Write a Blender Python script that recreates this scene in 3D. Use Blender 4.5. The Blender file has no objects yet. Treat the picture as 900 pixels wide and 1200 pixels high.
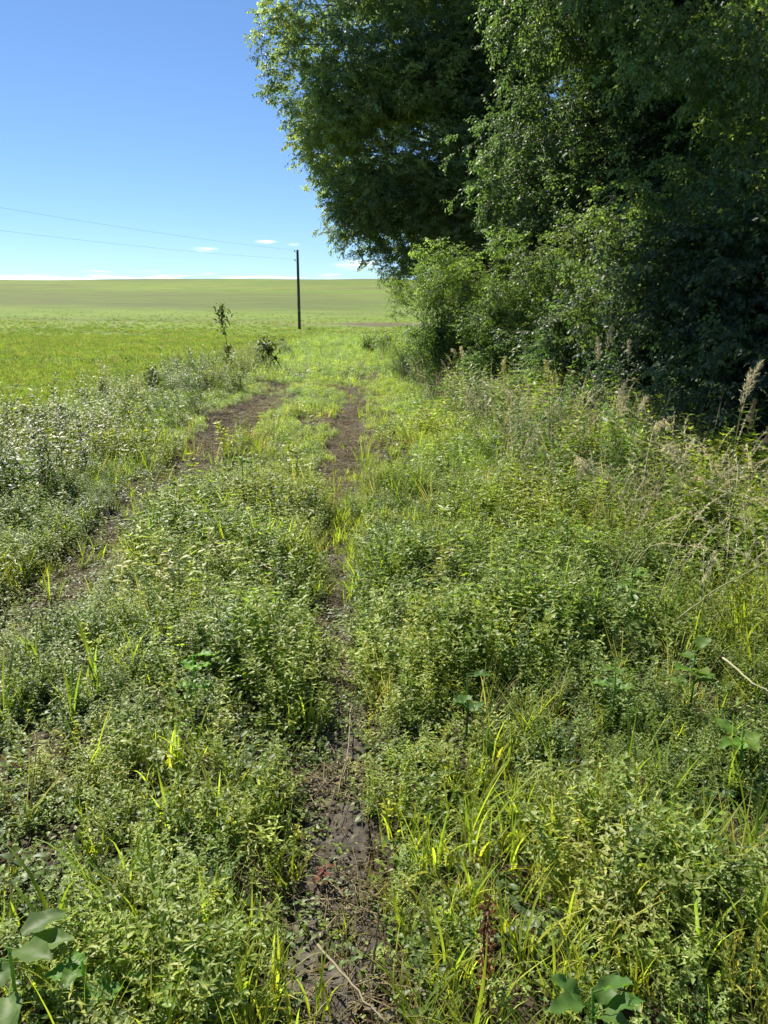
import bpy, math, random
import numpy as np
from mathutils import Vector, Matrix

# ------------------------------------------------------------------ camera, sky, sun, exposure
scene = bpy.context.scene
COL = scene.collection
PITCH = 14.3
EYE = 1.6
cam_d = bpy.data.cameras.new('camera')
cam = bpy.data.objects.new('camera', cam_d)
COL.objects.link(cam)
cam_d.sensor_fit = 'HORIZONTAL'
cam_d.sensor_width = 36.0
cam_d.lens = 36.0
cam_d.clip_start = 0.05
cam_d.clip_end = 6000
cam.location = (0, 0, EYE)
cam.rotation_euler = (math.radians(90 - PITCH), 0, 0)
scene.camera = cam

SUN_AZ, SUN_EL = math.radians(-33), math.radians(47)     # azimuth from +Y, negative to the left
sun_vec = Vector((math.sin(SUN_AZ) * math.cos(SUN_EL), math.cos(SUN_AZ) * math.cos(SUN_EL), math.sin(SUN_EL)))
sd = bpy.data.lights.new('sun', 'SUN')
sd.energy = 5.0
sd.angle = math.radians(0.53)
sd.color = (1.0, 0.93, 0.80)
so = bpy.data.objects.new('sun', sd)
COL.objects.link(so)
so.rotation_euler = (-sun_vec).to_track_quat('-Z', 'Y').to_euler()

world = bpy.data.worlds.new('World')
scene.world = world
world.use_nodes = True
wn, wl = world.node_tree.nodes, world.node_tree.links
wn.clear()
SKY_STRENGTH = 0.062
w_out = wn.new('ShaderNodeOutputWorld')
w_bg = wn.new('ShaderNodeBackground')
w_bg.inputs['Strength'].default_value = SKY_STRENGTH
sky = wn.new('ShaderNodeTexSky')
sky.sky_type = 'NISHITA'
sky.sun_disc = False
sky.sun_elevation = SUN_EL
sky.sun_rotation = SUN_AZ
sky.altitude = 1500
sky.air_density = 1.0
sky.dust_density = 0.0
sky.ozone_density = 7.5


def wmath(op, a, b=None, c=None):
    n = wn.new('ShaderNodeMath')
    n.operation = op
    for i, v in enumerate((a, b, c)):
        if v is None:
            continue
        if hasattr(v, 'is_output'):
            wl.new(v, n.inputs[i])
        else:
            n.inputs[i].default_value = v
    return n.outputs[0]


def wsmooth(v, lo, hi):
    n = wn.new('ShaderNodeMapRange')
    n.interpolation_type = 'SMOOTHSTEP'
    wl.new(v, n.inputs['Value'])
    n.inputs['From Min'].default_value = lo
    n.inputs['From Max'].default_value = hi
    return n.outputs['Result']


# thin white fair-weather cloud bank low over the horizon, and a few wisps above it
tc = wn.new('ShaderNodeTexCoord')
sep = wn.new('ShaderNodeSeparateXYZ')
wl.new(tc.outputs['Generated'], sep.inputs[0])
az = wmath('ARCTAN2', sep.outputs['X'], sep.outputs['Y'])
el = wmath('ARCSINE', sep.outputs['Z'])
comb = wn.new('ShaderNodeCombineXYZ')
wl.new(wmath('MULTIPLY', az, 9.0), comb.inputs[0])
wl.new(wmath('MULTIPLY', el, 110.0), comb.inputs[1])
noi = wn.new('ShaderNodeTexNoise')
wl.new(comb.outputs[0], noi.inputs['Vector'])
noi.inputs['Scale'].default_value = 2.2
noi.inputs['Detail'].default_value = 6
top = wmath('ADD', wmath('MULTIPLY', noi.outputs['Fac'], math.radians(2.6)), math.radians(1.3))
band = wsmooth(wmath('SUBTRACT', top, el), math.radians(-0.15), math.radians(0.6))
puffs = None
for pa, pe, ra, re_ in ((-12.4, 4.45, 0.75, 0.17), (-8.3, 5.05, 0.75, 0.12), (-6.3, 4.85, 0.5, 0.10), (-1.9, 3.55, 1.5, 0.3), (19, 4.6, 1.2, 0.2), (-41, 5.4, 1.6, 0.25)):
    da = wmath('DIVIDE', wmath('SUBTRACT', az, math.radians(pa)), math.radians(ra))
    de = wmath('DIVIDE', wmath('SUBTRACT', el, math.radians(pe)), math.radians(re_))
    q = wmath('ADD', wmath('MULTIPLY', da, da), wmath('MULTIPLY', de, de))
    g = wmath('MULTIPLY', wmath('EXPONENT', wmath('MULTIPLY', q, -1.0)), wmath('MAXIMUM', wmath('MULTIPLY', wmath('SUBTRACT', noi.outputs['Fac'], 0.30), 5.0), 0.0))
    puffs = g if puffs is None else wmath('MAXIMUM', puffs, g)
cl = wmath('MINIMUM', wmath('MAXIMUM', wmath('MULTIPLY', band, 0.95), wmath('MULTIPLY', wsmooth(puffs, 0.1, 1.3), 0.75)), 1.0)
mixc = wn.new('ShaderNodeMix')
mixc.data_type = 'RGBA'
wl.new(cl, mixc.inputs['Factor'])
wl.new(sky.outputs['Color'], mixc.inputs['A'])
mixc.inputs['B'].default_value = (13, 13.4, 14, 1)
wl.new(mixc.outputs['Result'], w_bg.inputs['Color'])
wl.new(w_bg.outputs[0], w_out.inputs['Surface'])

vs = scene.view_settings
vs.view_transform = 'Standard'
vs.look = 'None'
vs.exposure = 1.15
vs.gamma = 1.0
vs.use_curve_mapping = False
scene.cycles.max_bounces = 6
scene.cycles.use_adaptive_sampling = True
scene.cycles.adaptive_threshold = 0.025
scene.cycles.caustics_reflective = False
scene.cycles.caustics_refractive = False
scene.cycles.transmission_bounces = 4
scene.cycles.diffuse_bounces = 3
scene.cycles.glossy_bounces = 1
scene.cycles.transparent_max_bounces = 4

rng = np.random.default_rng(11)
PI = math.pi

# ------------------------------------------------------------------ small maths
def P(px, py, Y):
    """world point seen at pixel (px, py) of the 900 x 1200 photograph, at ground distance Y ahead"""
    u, v = (px - 450) / 900.0, (600 - py) / 900.0
    c, s = math.cos(math.radians(PITCH)), math.sin(math.radians(PITCH))
    dy, dz = c + v * s, -s + v * c
    k = Y / dy
    return np.array((u * k, Y, EYE + dz * k))


def pix(p):
    p = np.atleast_2d(np.asarray(p, float))
    c, s = math.cos(math.radians(PITCH)), math.sin(math.radians(PITCH))
    z = p[:, 2] - EYE
    d = p[:, 1] * c - z * s
    v = p[:, 1] * s + z * c
    return 450 + 900 * p[:, 0] / d, 600 - 900 * v / d


def hash2(ix, iy, seed):
    h = (ix.astype(np.int64) * 374761393 + iy.astype(np.int64) * 668265263 + seed * 974711) & 0xffffffff
    h = ((h ^ (h >> 13)) * 1274126177) & 0xffffffff
    return ((h ^ (h >> 16)) & 0xffff) / 65535.0


def vnoise(x, y, s, seed=0):
    x, y = np.asarray(x, float) / s, np.asarray(y, float) / s
    ix, iy = np.floor(x), np.floor(y)
    fx, fy = x - ix, y - iy
    fx, fy = fx * fx * (3 - 2 * fx), fy * fy * (3 - 2 * fy)
    a, b = hash2(ix, iy, seed), hash2(ix + 1, iy, seed)
    c, d = hash2(ix, iy + 1, seed), hash2(ix + 1, iy + 1, seed)
    return (a * (1 - fx) + b * fx) * (1 - fy) + (c * (1 - fx) + d * fx) * fy


def sstep(x, a, b):
    t = np.clip((np.asarray(x, float) - a) / (np.asarray(b, float) - a), 0, 1)
    return t * t * (3 - 2 * t)


def rut_r(y):
    y = np.asarray(y, float)
    return -0.10 - 0.045 * y + 0.05 * np.sin(y * 0.55) + 0.0006 * y * y


def rut_l(y):
    y = np.asarray(y, float)
    return rut_r(y) - 1.72 + 0.05 * np.sin(y * 0.8 + 1)


def field_edge(y):
    y = np.asarray(y, float)
    return -5.1 + 0.02 * (y - 14) + 0.35 * np.sin(y * 0.21)


def wood_edge(y):
    y = np.asarray(y, float)
    return np.interp(y, [-10, 0, 6, 10, 15, 20, 30, 45, 60], [5.0, 3.6, 3.0, 2.85, 2.6, 2.2, 1.7, 1.2, 3.5])


def rutness(x, y):
    """0..1 how much a spot lies in one of the two worn wheel ruts, and how bare it is there"""
    x, y = np.asarray(x, float), np.asarray(y, float)
    wob = (vnoise(x, y, 0.35, 5) - 0.5) * 0.16 + (vnoise(x, y, 0.9, 6) - 0.5) * 0.22
    dr = np.abs(x - rut_r(y)) + wob
    dl = np.abs(x - rut_l(y)) + wob
    br = np.interp(y, [0, 2, 4.8, 6, 7.3, 8.4, 12.5, 15, 21], [0.74, 0.86, 0.92, 0.84, 0.75, 0.95, 1.0, 0.35, 0.0])
    bl = np.interp(y, [0, 3, 4.2, 6, 7.5, 13, 15.5, 21], [0.4, 0.5, 0.55, 0.6, 0.9, 1.0, 0.35, 0.0])
    wr_ = np.interp(y, [0, 5, 8, 9.5, 16], [0.15, 0.175, 0.20, 0.23, 0.26])
    wl_ = np.interp(y, [0, 4, 7, 9, 16], [0.2, 0.22, 0.27, 0.32, 0.34])
    return np.maximum(sstep(dr, wr_ + 0.06, wr_ - 0.13) * br, sstep(dl, wl_ + 0.06, wl_ - 0.14) * bl)


def sstep_dn(x, a, b):
    return 1 - sstep(x, a, b)


def H(x, y):
    x, y = np.asarray(x, float), np.asarray(y, float)
    z = np.interp(y, [-400, 40, 60, 78, 95, 120, 150, 185, 215, 240, 262, 300, 400, 1500],
                  [0, 0, 0.1, 0.38, 1.15, 2.9, 5.5, 8.7, 10.9, 12.15, 12.6, 12.2, 10, -20])
    t = sstep(y, 60, 200)
    z = z + t * (-0.010 * (x + 60) + 0.5 * np.sin(x * 0.02 + 1.3) + 1.6 * (vnoise(x, y, 60, 3) - 0.5) + 0.7 * (vnoise(x, y, 22, 4) - 0.5))
    near = sstep_dn(y, 25, 50)
    z = z + near * (0.05 * (vnoise(x, y, 1.3, 1) - 0.5) + 0.025 * (vnoise(x, y, 0.3, 2) - 0.5))
    dr, dl = np.abs(x - rut_r(y)), np.abs(x - rut_l(y))
    fade = sstep_dn(y, 16, 28)
    z = z - fade * 0.07 * np.maximum(sstep_dn(dr, 0.12, 0.34), sstep_dn(dl, 0.12, 0.34))
    z = z + 0.25 * sstep(x - wood_edge(y), 0.5, 5) * sstep_dn(y, 50, 65) * sstep(y, -8, 4)
    return z


def Hs(x, y):
    return float(H(np.array([x]), np.array([y]))[0])


cam.location.z = EYE

# ------------------------------------------------------------------ materials
def nt(name):
    m = bpy.data.materials.new(name)
    m.use_nodes = True
    m.node_tree.nodes.clear()
    return m, m.node_tree.nodes, m.node_tree.links


def leaf_mat(name, trans=0.35, rough=0.45, spec=0.5, tmul=(1.6, 1.8, 0.6), var=0.25):
    """leaf colour comes from the mesh colour 'Col' times the per-plant colour 'pcol'; light passes through"""
    m, n, l = nt(name)
    out = n.new('ShaderNodeOutputMaterial')
    at = n.new('ShaderNodeAttribute')
    at.attribute_name = 'Col'
    oi = n.new('ShaderNodeObjectInfo')
    mr = n.new('ShaderNodeMapRange')
    l.new(oi.outputs['Random'], mr.inputs['Value'])
    mr.inputs['To Min'].default_value = 1 - var
    mr.inputs['To Max'].default_value = 1 + var
    ip = n.new('ShaderNodeAttribute')
    ip.attribute_type = 'INSTANCER'
    ip.attribute_name = 'pcol'
    add = n.new('ShaderNodeVectorMath')            # pcol is stored as an offset from 1, so plain meshes read 0
    add.operation = 'ADD'
    l.new(ip.outputs['Vector'], add.inputs[0])
    add.inputs[1].default_value = (1, 1, 1)
    mul = n.new('ShaderNodeVectorMath')
    mul.operation = 'MULTIPLY'
    l.new(at.outputs['Color'], mul.inputs[0])
    l.new(add.outputs[0], mul.inputs[1])
    sc = n.new('ShaderNodeVectorMath')
    sc.operation = 'SCALE'
    l.new(mul.outputs[0], sc.inputs[0])
    l.new(mr.outputs[0], sc.inputs['Scale'])
    p = n.new('ShaderNodeBsdfPrincipled')
    p.inputs['Roughness'].default_value = rough
    p.inputs['Specular IOR Level'].default_value = spec
    l.new(sc.outputs[0], p.inputs['Base Color'])
    t = n.new('ShaderNodeBsdfTranslucent')
    tm = n.new('ShaderNodeVectorMath')
    tm.operation = 'MULTIPLY'
    tm.inputs[1].default_value = tmul
    l.new(sc.outputs[0], tm.inputs[0])
    l.new(tm.outputs[0], t.inputs['Color'])
    mx = n.new('ShaderNodeMixShader')
    mx.inputs[0].default_value = trans
    l.new(p.outputs[0], mx.inputs[1])
    l.new(t.outputs[0], mx.inputs[2])
    l.new(mx.outputs[0], out.inputs[0])
    return m


M_WEED = leaf_mat('weed_leaf', 0.45, 0.46, 0.33)
M_GRASS = leaf_mat('grass_blade', 0.5, 0.45, 0.4, (1.55, 1.6, 0.7))
M_BROAD = leaf_mat('broad_leaf', 0.45, 0.5, 0.25, (1.8, 1.9, 0.6), 0.1)
M_TREE = leaf_mat('tree_leaf', 0.52, 0.50, 0.45, (1.7, 1.8, 0.6), 0.25)
M_DRY = leaf_mat('dry_straw', 0.35, 0.6, 0.3, (1.2, 1.1, 0.9), 0.2)


def rough_mat(name, c0, c1, scale=8.0, rough=0.9, bump=0.4, stretch=(1, 1, 1)):
    m, n, l = nt(name)
    out = n.new('ShaderNodeOutputMaterial')
    p = n.new('ShaderNodeBsdfPrincipled')
    p.inputs['Roughness'].default_value = rough
    p.inputs['Specular IOR Level'].default_value = 0.25
    t = n.new('ShaderNodeTexCoord')
    mp = n.new('ShaderNodeMapping')
    mp.inputs['Scale'].default_value = stretch
    l.new(t.outputs['Object'], mp.inputs[0])
    z = n.new('ShaderNodeTexNoise')
    z.inputs['Scale'].default_value = scale
    z.inputs['Detail'].default_value = 8
    l.new(mp.outputs[0], z.inputs['Vector'])
    r = n.new('ShaderNodeValToRGB')
    r.color_ramp.elements[0].position = 0.3
    r.color_ramp.elements[1].position = 0.7
    r.color_ramp.elements[0].color = (*c0, 1)
    r.color_ramp.elements[1].color = (*c1, 1)
    l.new(z.outputs['Fac'], r.inputs[0])
    l.new(r.outputs[0], p.inputs['Base Color'])
    b = n.new('ShaderNodeBump')
    b.inputs['Strength'].default_value = bump
    b.inputs['Distance'].default_value = 0.03
    l.new(z.outputs['Fac'], b.inputs['Height'])
    l.new(b.outputs[0], p.inputs['Normal'])
    l.new(p.outputs[0], out.inputs[0])
    return m


M_SOIL = rough_mat('dry_soil', (0.030, 0.026, 0.021), (0.105, 0.092, 0.076), 22, 0.95, 0.9)
M_BARK = rough_mat('bark', (0.035, 0.030, 0.024), (0.14, 0.125, 0.105), 9, 0.9, 0.8, (1, 1, 0.25))
M_BIRCH = rough_mat('birch_bark', (0.05, 0.045, 0.04), (0.34, 0.32, 0.29), 5, 0.7, 0.5, (0.6, 0.6, 2.2))
M_POLE = rough_mat("creosoted_wood", (0.045, 0.036, 0.028), (0.11, 0.09, 0.07), 7, 0.85, 0.5, (6, 6, 0.4))
M_PORC = rough_mat('brown_porcelain', (0.06, 0.03, 0.02), (0.08, 0.04, 0.028), 5, 0.25, 0.0)
M_STEEL = rough_mat('galvanised_steel', (0.2, 0.2, 0.2), (0.32, 0.32, 0.32), 20, 0.5, 0.1)
M_WIRE = rough_mat('weathered_conductor', (0.10, 0.10, 0.105), (0.16, 0.16, 0.165), 5, 0.6, 0.0)


def ground_mat():
    m, n, l = nt('meadow_ground')
    out = n.new('ShaderNodeOutputMaterial')
    p = n.new('ShaderNodeBsdfPrincipled')
    p.inputs['Roughness'].default_value = 0.95
    p.inputs['Specular IOR Level'].default_value = 0.1
    geo = n.new('ShaderNodeNewGeometry')
    z = n.new('ShaderNodeAttribute')
    z.attribute_name = 'zone'
    sp = n.new('ShaderNodeSeparateColor')
    l.new(z.outputs['Color'], sp.inputs[0])

    def noise(scale, stretch, detail=8, rough=0.65):
        mp = n.new('ShaderNodeMapping')
        mp.inputs['Scale'].default_value = stretch
        l.new(geo.outputs['Position'], mp.inputs[0])
        k = n.new('ShaderNodeTexNoise')
        k.inputs['Scale'].default_value = scale
        k.inputs['Detail'].default_value = detail
        k.inputs['Roughness'].default_value = rough
        l.new(mp.outputs[0], k.inputs['Vector'])
        return k.outputs['Fac']

    def ramp(f, stops):
        r = n.new('ShaderNodeValToRGB')
        cr = r.color_ramp
        while len(cr.elements) < len(stops):
            cr.elements.new(0.5)
        for e, (q, c) in zip(cr.elements, stops):
            e.position = q
            e.color = (*c, 1)
        l.new(f, r.inputs[0])
        return r.outputs[0]

    def mix(f, a, b):
        k = n.new('ShaderNodeMix')
        k.data_type = 'RGBA'
        l.new(f, k.inputs['Factor'])
        l.new(a, k.inputs['A'])
        l.new(b, k.inputs['B'])
        return k.outputs['Result']

    soil = ramp(noise(6, (1, 1, 1)), [(0.3, (0.028, 0.022, 0.016)), (0.55, (0.055, 0.043, 0.03)), (0.72, (0.10, 0.085, 0.055))])
    green = ramp(noise(0.5, (0.35, 1, 1), 10, 0.7), [(0.28, (0.088, 0.142, 0.028)), (0.5, (0.142, 0.205, 0.038)), (0.72, (0.195, 0.238, 0.060))])
    fallow = ramp(noise(0.5, (0.12, 0.7, 1), 10, 0.7), [(0.3, (0.056, 0.062, 0.036)), (0.5, (0.088, 0.106, 0.046)), (0.7, (0.115, 0.155, 0.046))])
    dry = ramp(noise(1.2, (0.5, 1, 1)), [(0.3, (0.07, 0.06, 0.038)), (0.7, (0.15, 0.13, 0.08))])
    tan = ramp(noise(3, (0.4, 1, 1)), [(0.3, (0.100, 0.098, 0.042)), (0.7, (0.165, 0.160, 0.070))])
    deep = ramp(noise(3, (0.4, 1, 1)), [(0.3, (0.070, 0.125, 0.024)), (0.7, (0.115, 0.180, 0.034))])
    f1 = ramp(noise(0.055, (0.35, 1.3, 1), 6, 0.7), [(0.50, (0, 0, 0)), (0.66, (0.75, 0.75, 0.75))])
    f2 = ramp(noise(0.08, (0.25, 1.2, 1), 6, 0.7), [(0.50, (0, 0, 0)), (0.64, (0.7, 0.7, 0.7))])
    green = mix(f2, mix(f1, green, tan), deep)
    c = mix(sp.outputs[0], soil, green)
    c = mix(sp.outputs[1], c, fallow)
    c = mix(sp.outputs[2], c, dry)
    l.new(c, p.inputs['Base Color'])
    b = n.new('ShaderNodeBump')
    b.inputs['Strength'].default_value = 0.6
    b.inputs['Distance'].default_value = 0.12
    l.new(noise(4, (1, 1, 1)), b.inputs['Height'])
    l.new(b.outputs[0], p.inputs['Normal'])
    l.new(p.outputs[0], out.inputs[0])
    return m


M_GROUND = ground_mat()

# ------------------------------------------------------------------ mesh building
class MB:
    """collects vertices, faces and colours, then builds one mesh"""
    def __init__(s):
        s.v, s.c, s.f3, s.f4, s.n = [], [], [], [], 0

    def add(s, v, col, tris=None, quads=None):
        v = np.asarray(v, float).reshape(-1, 3)
        col = np.broadcast_to(np.asarray(col, float), (len(v), 3))
        s.v.append(v)
        s.c.append(col)
        if tris is not None and len(tris):
            s.f3.append(np.asarray(tris, int).reshape(-1, 3) + s.n)
        if quads is not None and len(quads):
            s.f4.append(np.asarray(quads, int).reshape(-1, 4) + s.n)
        s.n += len(v)

    def leaves(s, base, d, up, L, W, col, fold=0.25, droop=0.25, wpos=(0.30, 0.66), wfac=(1.0, 0.72)):
        """pointed leaves with a folded midrib, two half-blades each of four faces"""
        base, d, up = (np.asarray(a, float).reshape(-1, 3) for a in (base, d, up))
        n = len(base)
        L, W = np.broadcast_to(L, n).astype(float), np.broadcast_to(W, n).astype(float)
        d = d / (np.linalg.norm(d, axis=1, keepdims=True) + 1e-9)
        side = np.cross(d, up)
        side /= np.linalg.norm(side, axis=1, keepdims=True) + 1e-9
        nor = np.cross(side, d)
        L_, W_ = L[:, None], W[:, None]
        fold = np.broadcast_to(fold, n).astype(float)[:, None]
        droop = np.broadcast_to(droop, n).astype(float)[:, None]
        vs_ = [base]
        for t, wf in zip(wpos, wfac):
            mid = base + d * L_ * t - nor * (droop * L_ * t * t)
            w = W_ * 0.5 * wf
            vs_ += [mid - side * w + nor * fold * w, mid, mid + side * w + nor * fold * w]
        vs_.append(base + d * L_ - nor * droop * L_)
        V = np.stack(vs_, 1).reshape(-1, 3)
        o = (np.arange(n) * 8)[:, None]
        tris = np.concatenate([o + np.array([[0, 1, 2]]), o + np.array([[0, 2, 3]]), o + np.array([[4, 7, 5]]), o + np.array([[5, 7, 6]])])
        quads = np.concatenate([o + np.array([[1, 4, 5, 2]]), o + np.array([[2, 5, 6, 3]])])
        col = np.broadcast_to(np.asarray(col, float), (n, 3))
        s.add(V, np.repeat(col, 8, 0), tris, quads)

    def blades(s, base, d, L, W, col, bend=0.5, K=5, twist=0.0, fold=0.3):
        """grass blades: tapering strips that rise and arch over, with a fold along the middle"""
        base, d = (np.asarray(a, float).reshape(-1, 3) for a in (base, d))
        n = len(base)
        L, W, bend = (np.broadcast_to(a, n).astype(float) for a in (L, W, bend))
        d = d / np.linalg.norm(d, axis=1, keepdims=True)
        hz = d.copy()
        hz[:, 2] = 0
        hn = np.linalg.norm(hz, axis=1, keepdims=True)
        ra = np.arange(n) * 2.399
        hz = np.where(hn > 0.05, hz / (hn + 1e-9), np.stack([np.cos(ra), np.sin(ra), 0 * ra], 1))
        side = np.stack([-hz[:, 1], hz[:, 0], 0 * ra], 1)
        rows = []
        pos = base.copy()
        ang0 = np.arctan2(d[:, 2], np.linalg.norm(d[:, :2], axis=1))
        for k in range(K + 1):
            t = k / K
            w = W * (0.55 + 0.9 * t if t < 0.35 else 0.865 * (1 - ((t - 0.35) / 0.65) ** 1.8)) * 0.5 / 0.865
            w = np.maximum(w, 0.0002)[:, None]
            a = ang0 - bend * (t ** 1.5) * 2.2
            dirv = hz * np.cos(a)[:, None] + np.array([[0, 0, 1.0]]) * np.sin(a)[:, None]
            nor = -hz * np.sin(a)[:, None] + np.array([[0, 0, 1.0]]) * np.cos(a)[:, None]
            rows += [pos - side * w + nor * w * fold, pos, pos + side * w + nor * w * fold]
            pos = pos + dirv * (L / K)[:, None]
        V = np.stack(rows, 1).reshape(-1, 3)
        m = 3 * (K + 1)
        o = (np.arange(n) * m)[:, None]
        quads = []
        for k in range(K):
            a = 3 * k
            quads += [o + np.array([[a, a + 1, a + 4, a + 3]]), o + np.array([[a + 1, a + 2, a + 5, a + 4]])]
        col = np.broadcast_to(np.asarray(col, float), (n, 3))
        s.add(V, np.repeat(col, m, 0), None, np.concatenate(quads))

    def tube(s, pts, radii, col, sides=5, cap=True):
        pts = np.asarray(pts, float)
        radii = np.broadcast_to(radii, len(pts)).astype(float)
        tan = np.gradient(pts, axis=0)
        tan /= np.linalg.norm(tan, axis=1, keepdims=True) + 1e-12
        ref = np.array([0.31, 0.17, 0.93]) if abs(tan[0][2]) < 0.8 else np.array([0.93, 0.3, 0.1])
        V = []
        for p, t, r in zip(pts, tan, radii):
            a = np.cross(t, ref)
            a /= np.linalg.norm(a) + 1e-12
            b = np.cross(t, a)
            th = np.arange(sides) * 2 * PI / sides
            V.append(p + r * (np.cos(th)[:, None] * a + np.sin(th)[:, None] * b))
        V = np.concatenate(V)
        q = []
        for i in range(len(pts) - 1):
            for j in range(sides):
                k = (j + 1) % sides
                q.append((i * sides + j, i * sides + k, (i + 1) * sides + k, (i + 1) * sides + j))
        tr = []
        if cap:
            e = (len(pts) - 1) * sides
            tr = [(e, e + j, e + j + 1) for j in range(1, sides - 1)] + [(0, j + 1, j) for j in range(1, sides - 1)]
        s.add(V, col, tr, q)

    def lathe(s, prof, col, sides=12, axis_p=(0, 0, 0)):
        """profile of (radius, z) pairs spun round a vertical axis"""
        pts = np.array([(axis_p[0], axis_p[1], axis_p[2] + z) for _, z in prof])
        th = np.arange(sides) * 2 * PI / sides
        V = np.concatenate([np.stack([p[0] + r * np.cos(th), p[1] + r * np.sin(th), np.full(sides, p[2])], 1) for p, (r, _) in zip(pts, prof)])
        q = [(i * sides + j, i * sides + (j + 1) % sides, (i + 1) * sides + (j + 1) % sides, (i + 1) * sides + j) for i in range(len(prof) - 1) for j in range(sides)]
        e = (len(prof) - 1) * sides
        tr = [(e, e + j, e + j + 1) for j in range(1, sides - 1)] + [(0, j + 1, j) for j in range(1, sides - 1)]
        s.add(V, col, tr, q)

    def mesh(s, name, mat, smooth=False):
        me = bpy.data.meshes.new(name)
        V = np.concatenate(s.v)
        C = np.concatenate(s.c)
        f3 = np.concatenate(s.f3) if s.f3 else np.zeros((0, 3), int)
        f4 = np.concatenate(s.f4) if s.f4 else np.zeros((0, 4), int)
        me.vertices.add(len(V))
        me.vertices.foreach_set('co', V.astype(np.float32).ravel())
        nl = len(f3) * 3 + len(f4) * 4
        me.loops.add(nl)
        me.loops.foreach_set('vertex_index', np.concatenate([f3.ravel(), f4.ravel()]).astype(np.int32))
        me.polygons.add(len(f3) + len(f4))
        me.polygons.foreach_set('loop_start', np.concatenate([np.arange(len(f3)) * 3, len(f3) * 3 + np.arange(len(f4)) * 4]).astype(np.int32))
        me.update(calc_edges=True)
        a = me.color_attributes.new('Col', 'FLOAT_COLOR', 'POINT')
        a.data.foreach_set('color', np.concatenate([C, np.ones((len(C), 1))], 1).astype(np.float32).ravel())
        if smooth:
            me.polygons.foreach_set('use_smooth', np.ones(len(me.polygons), bool))
        me.materials.append(mat)
        return me


def link(name, data, parent=None, loc=(0, 0, 0)):
    o = bpy.data.objects.new(name, data)
    COL.objects.link(o)
    o.location = loc
    if parent is not None:
        o.parent = parent
    return o


def tag(o, label=None, cat=None, group=None, kind=None):
    for k, v in (('label', label), ('category', cat), ('group', group), ('kind', kind)):
        if v:
            o[k] = v
    return o


def thing(name, label, cat, loc=(0, 0, 0), group=None):
    return tag(link(name, None, None, loc), label, cat, group, 'thing')


# ------------------------------------------------------------------ scatter: plants of a kind set out on points by geometry nodes
def scatter_tree(name, meshes):
    g = bpy.data.node_groups.new(name, 'GeometryNodeTree')
    g.interface.new_socket('Geometry', in_out='INPUT', socket_type='NodeSocketGeometry')
    g.interface.new_socket('Geometry', in_out='OUTPUT', socket_type='NodeSocketGeometry')
    n, l = g.nodes, g.links
    gi, go = n.new('NodeGroupInput'), n.new('NodeGroupOutput')
    join = n.new('GeometryNodeJoinGeometry')
    for me in meshes:
        ob = bpy.data.objects.new('source_' + me.name, me)          # never linked to the scene: only its geometry is read
        oi = n.new('GeometryNodeObjectInfo')
        oi.inputs['Object'].default_value = ob
        oi.transform_space = 'ORIGINAL'
        gt = n.new('GeometryNodeGeometryToInstance')
        l.new(oi.outputs['Geometry'], gt.inputs[0])
        l.new(gt.outputs[0], join.inputs[0])

    def named(nm, t):
        k = n.new('GeometryNodeInputNamedAttribute')
        k.data_type = t
        k.inputs['Name'].default_value = nm
        return k.outputs['Attribute']

    ip = n.new('GeometryNodeInstanceOnPoints')
    l.new(gi.outputs[0], ip.inputs['Points'])
    l.new(join.outputs[0], ip.inputs['Instance'])
    ip.inputs['Pick Instance'].default_value = True
    l.new(named('idx', 'INT'), ip.inputs['Instance Index'])
    er = n.new('FunctionNodeEulerToRotation')
    l.new(named('rot', 'FLOAT_VECTOR'), er.inputs[0])
    l.new(er.outputs[0], ip.inputs['Rotation'])
    l.new(named('scl', 'FLOAT'), ip.inputs['Scale'])
    l.new(ip.outputs[0], go.inputs[0])
    return g


def scatter(name, tree, nproto, pos, rot, scl, pcol=None, parent=None):
    pos = np.asarray(pos, float)
    n = len(pos)
    me = bpy.data.meshes.new(name)
    me.vertices.add(n)
    me.vertices.foreach_set('co', pos.astype(np.float32).ravel())
    a = me.attributes.new('rot', 'FLOAT_VECTOR', 'POINT')
    a.data.foreach_set('vector', np.asarray(rot, np.float32).ravel())
    a = me.attributes.new('scl', 'FLOAT', 'POINT')
    a.data.foreach_set('value', np.asarray(scl, np.float32).ravel())
    a = me.attributes.new('idx', 'INT', 'POINT')
    a.data.foreach_set('value', rng.integers(0, nproto, n).astype(np.int32))
    if pcol is None:
        pcol = np.zeros((n, 3))
    a = me.attributes.new('pcol', 'FLOAT_VECTOR', 'POINT')
    a.data.foreach_set('vector', np.asarray(pcol, np.float32).ravel())
    o = link(name, me, parent)
    md = o.modifiers.new('scatter', 'NODES')
    md.node_group = tree
    return o


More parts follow.
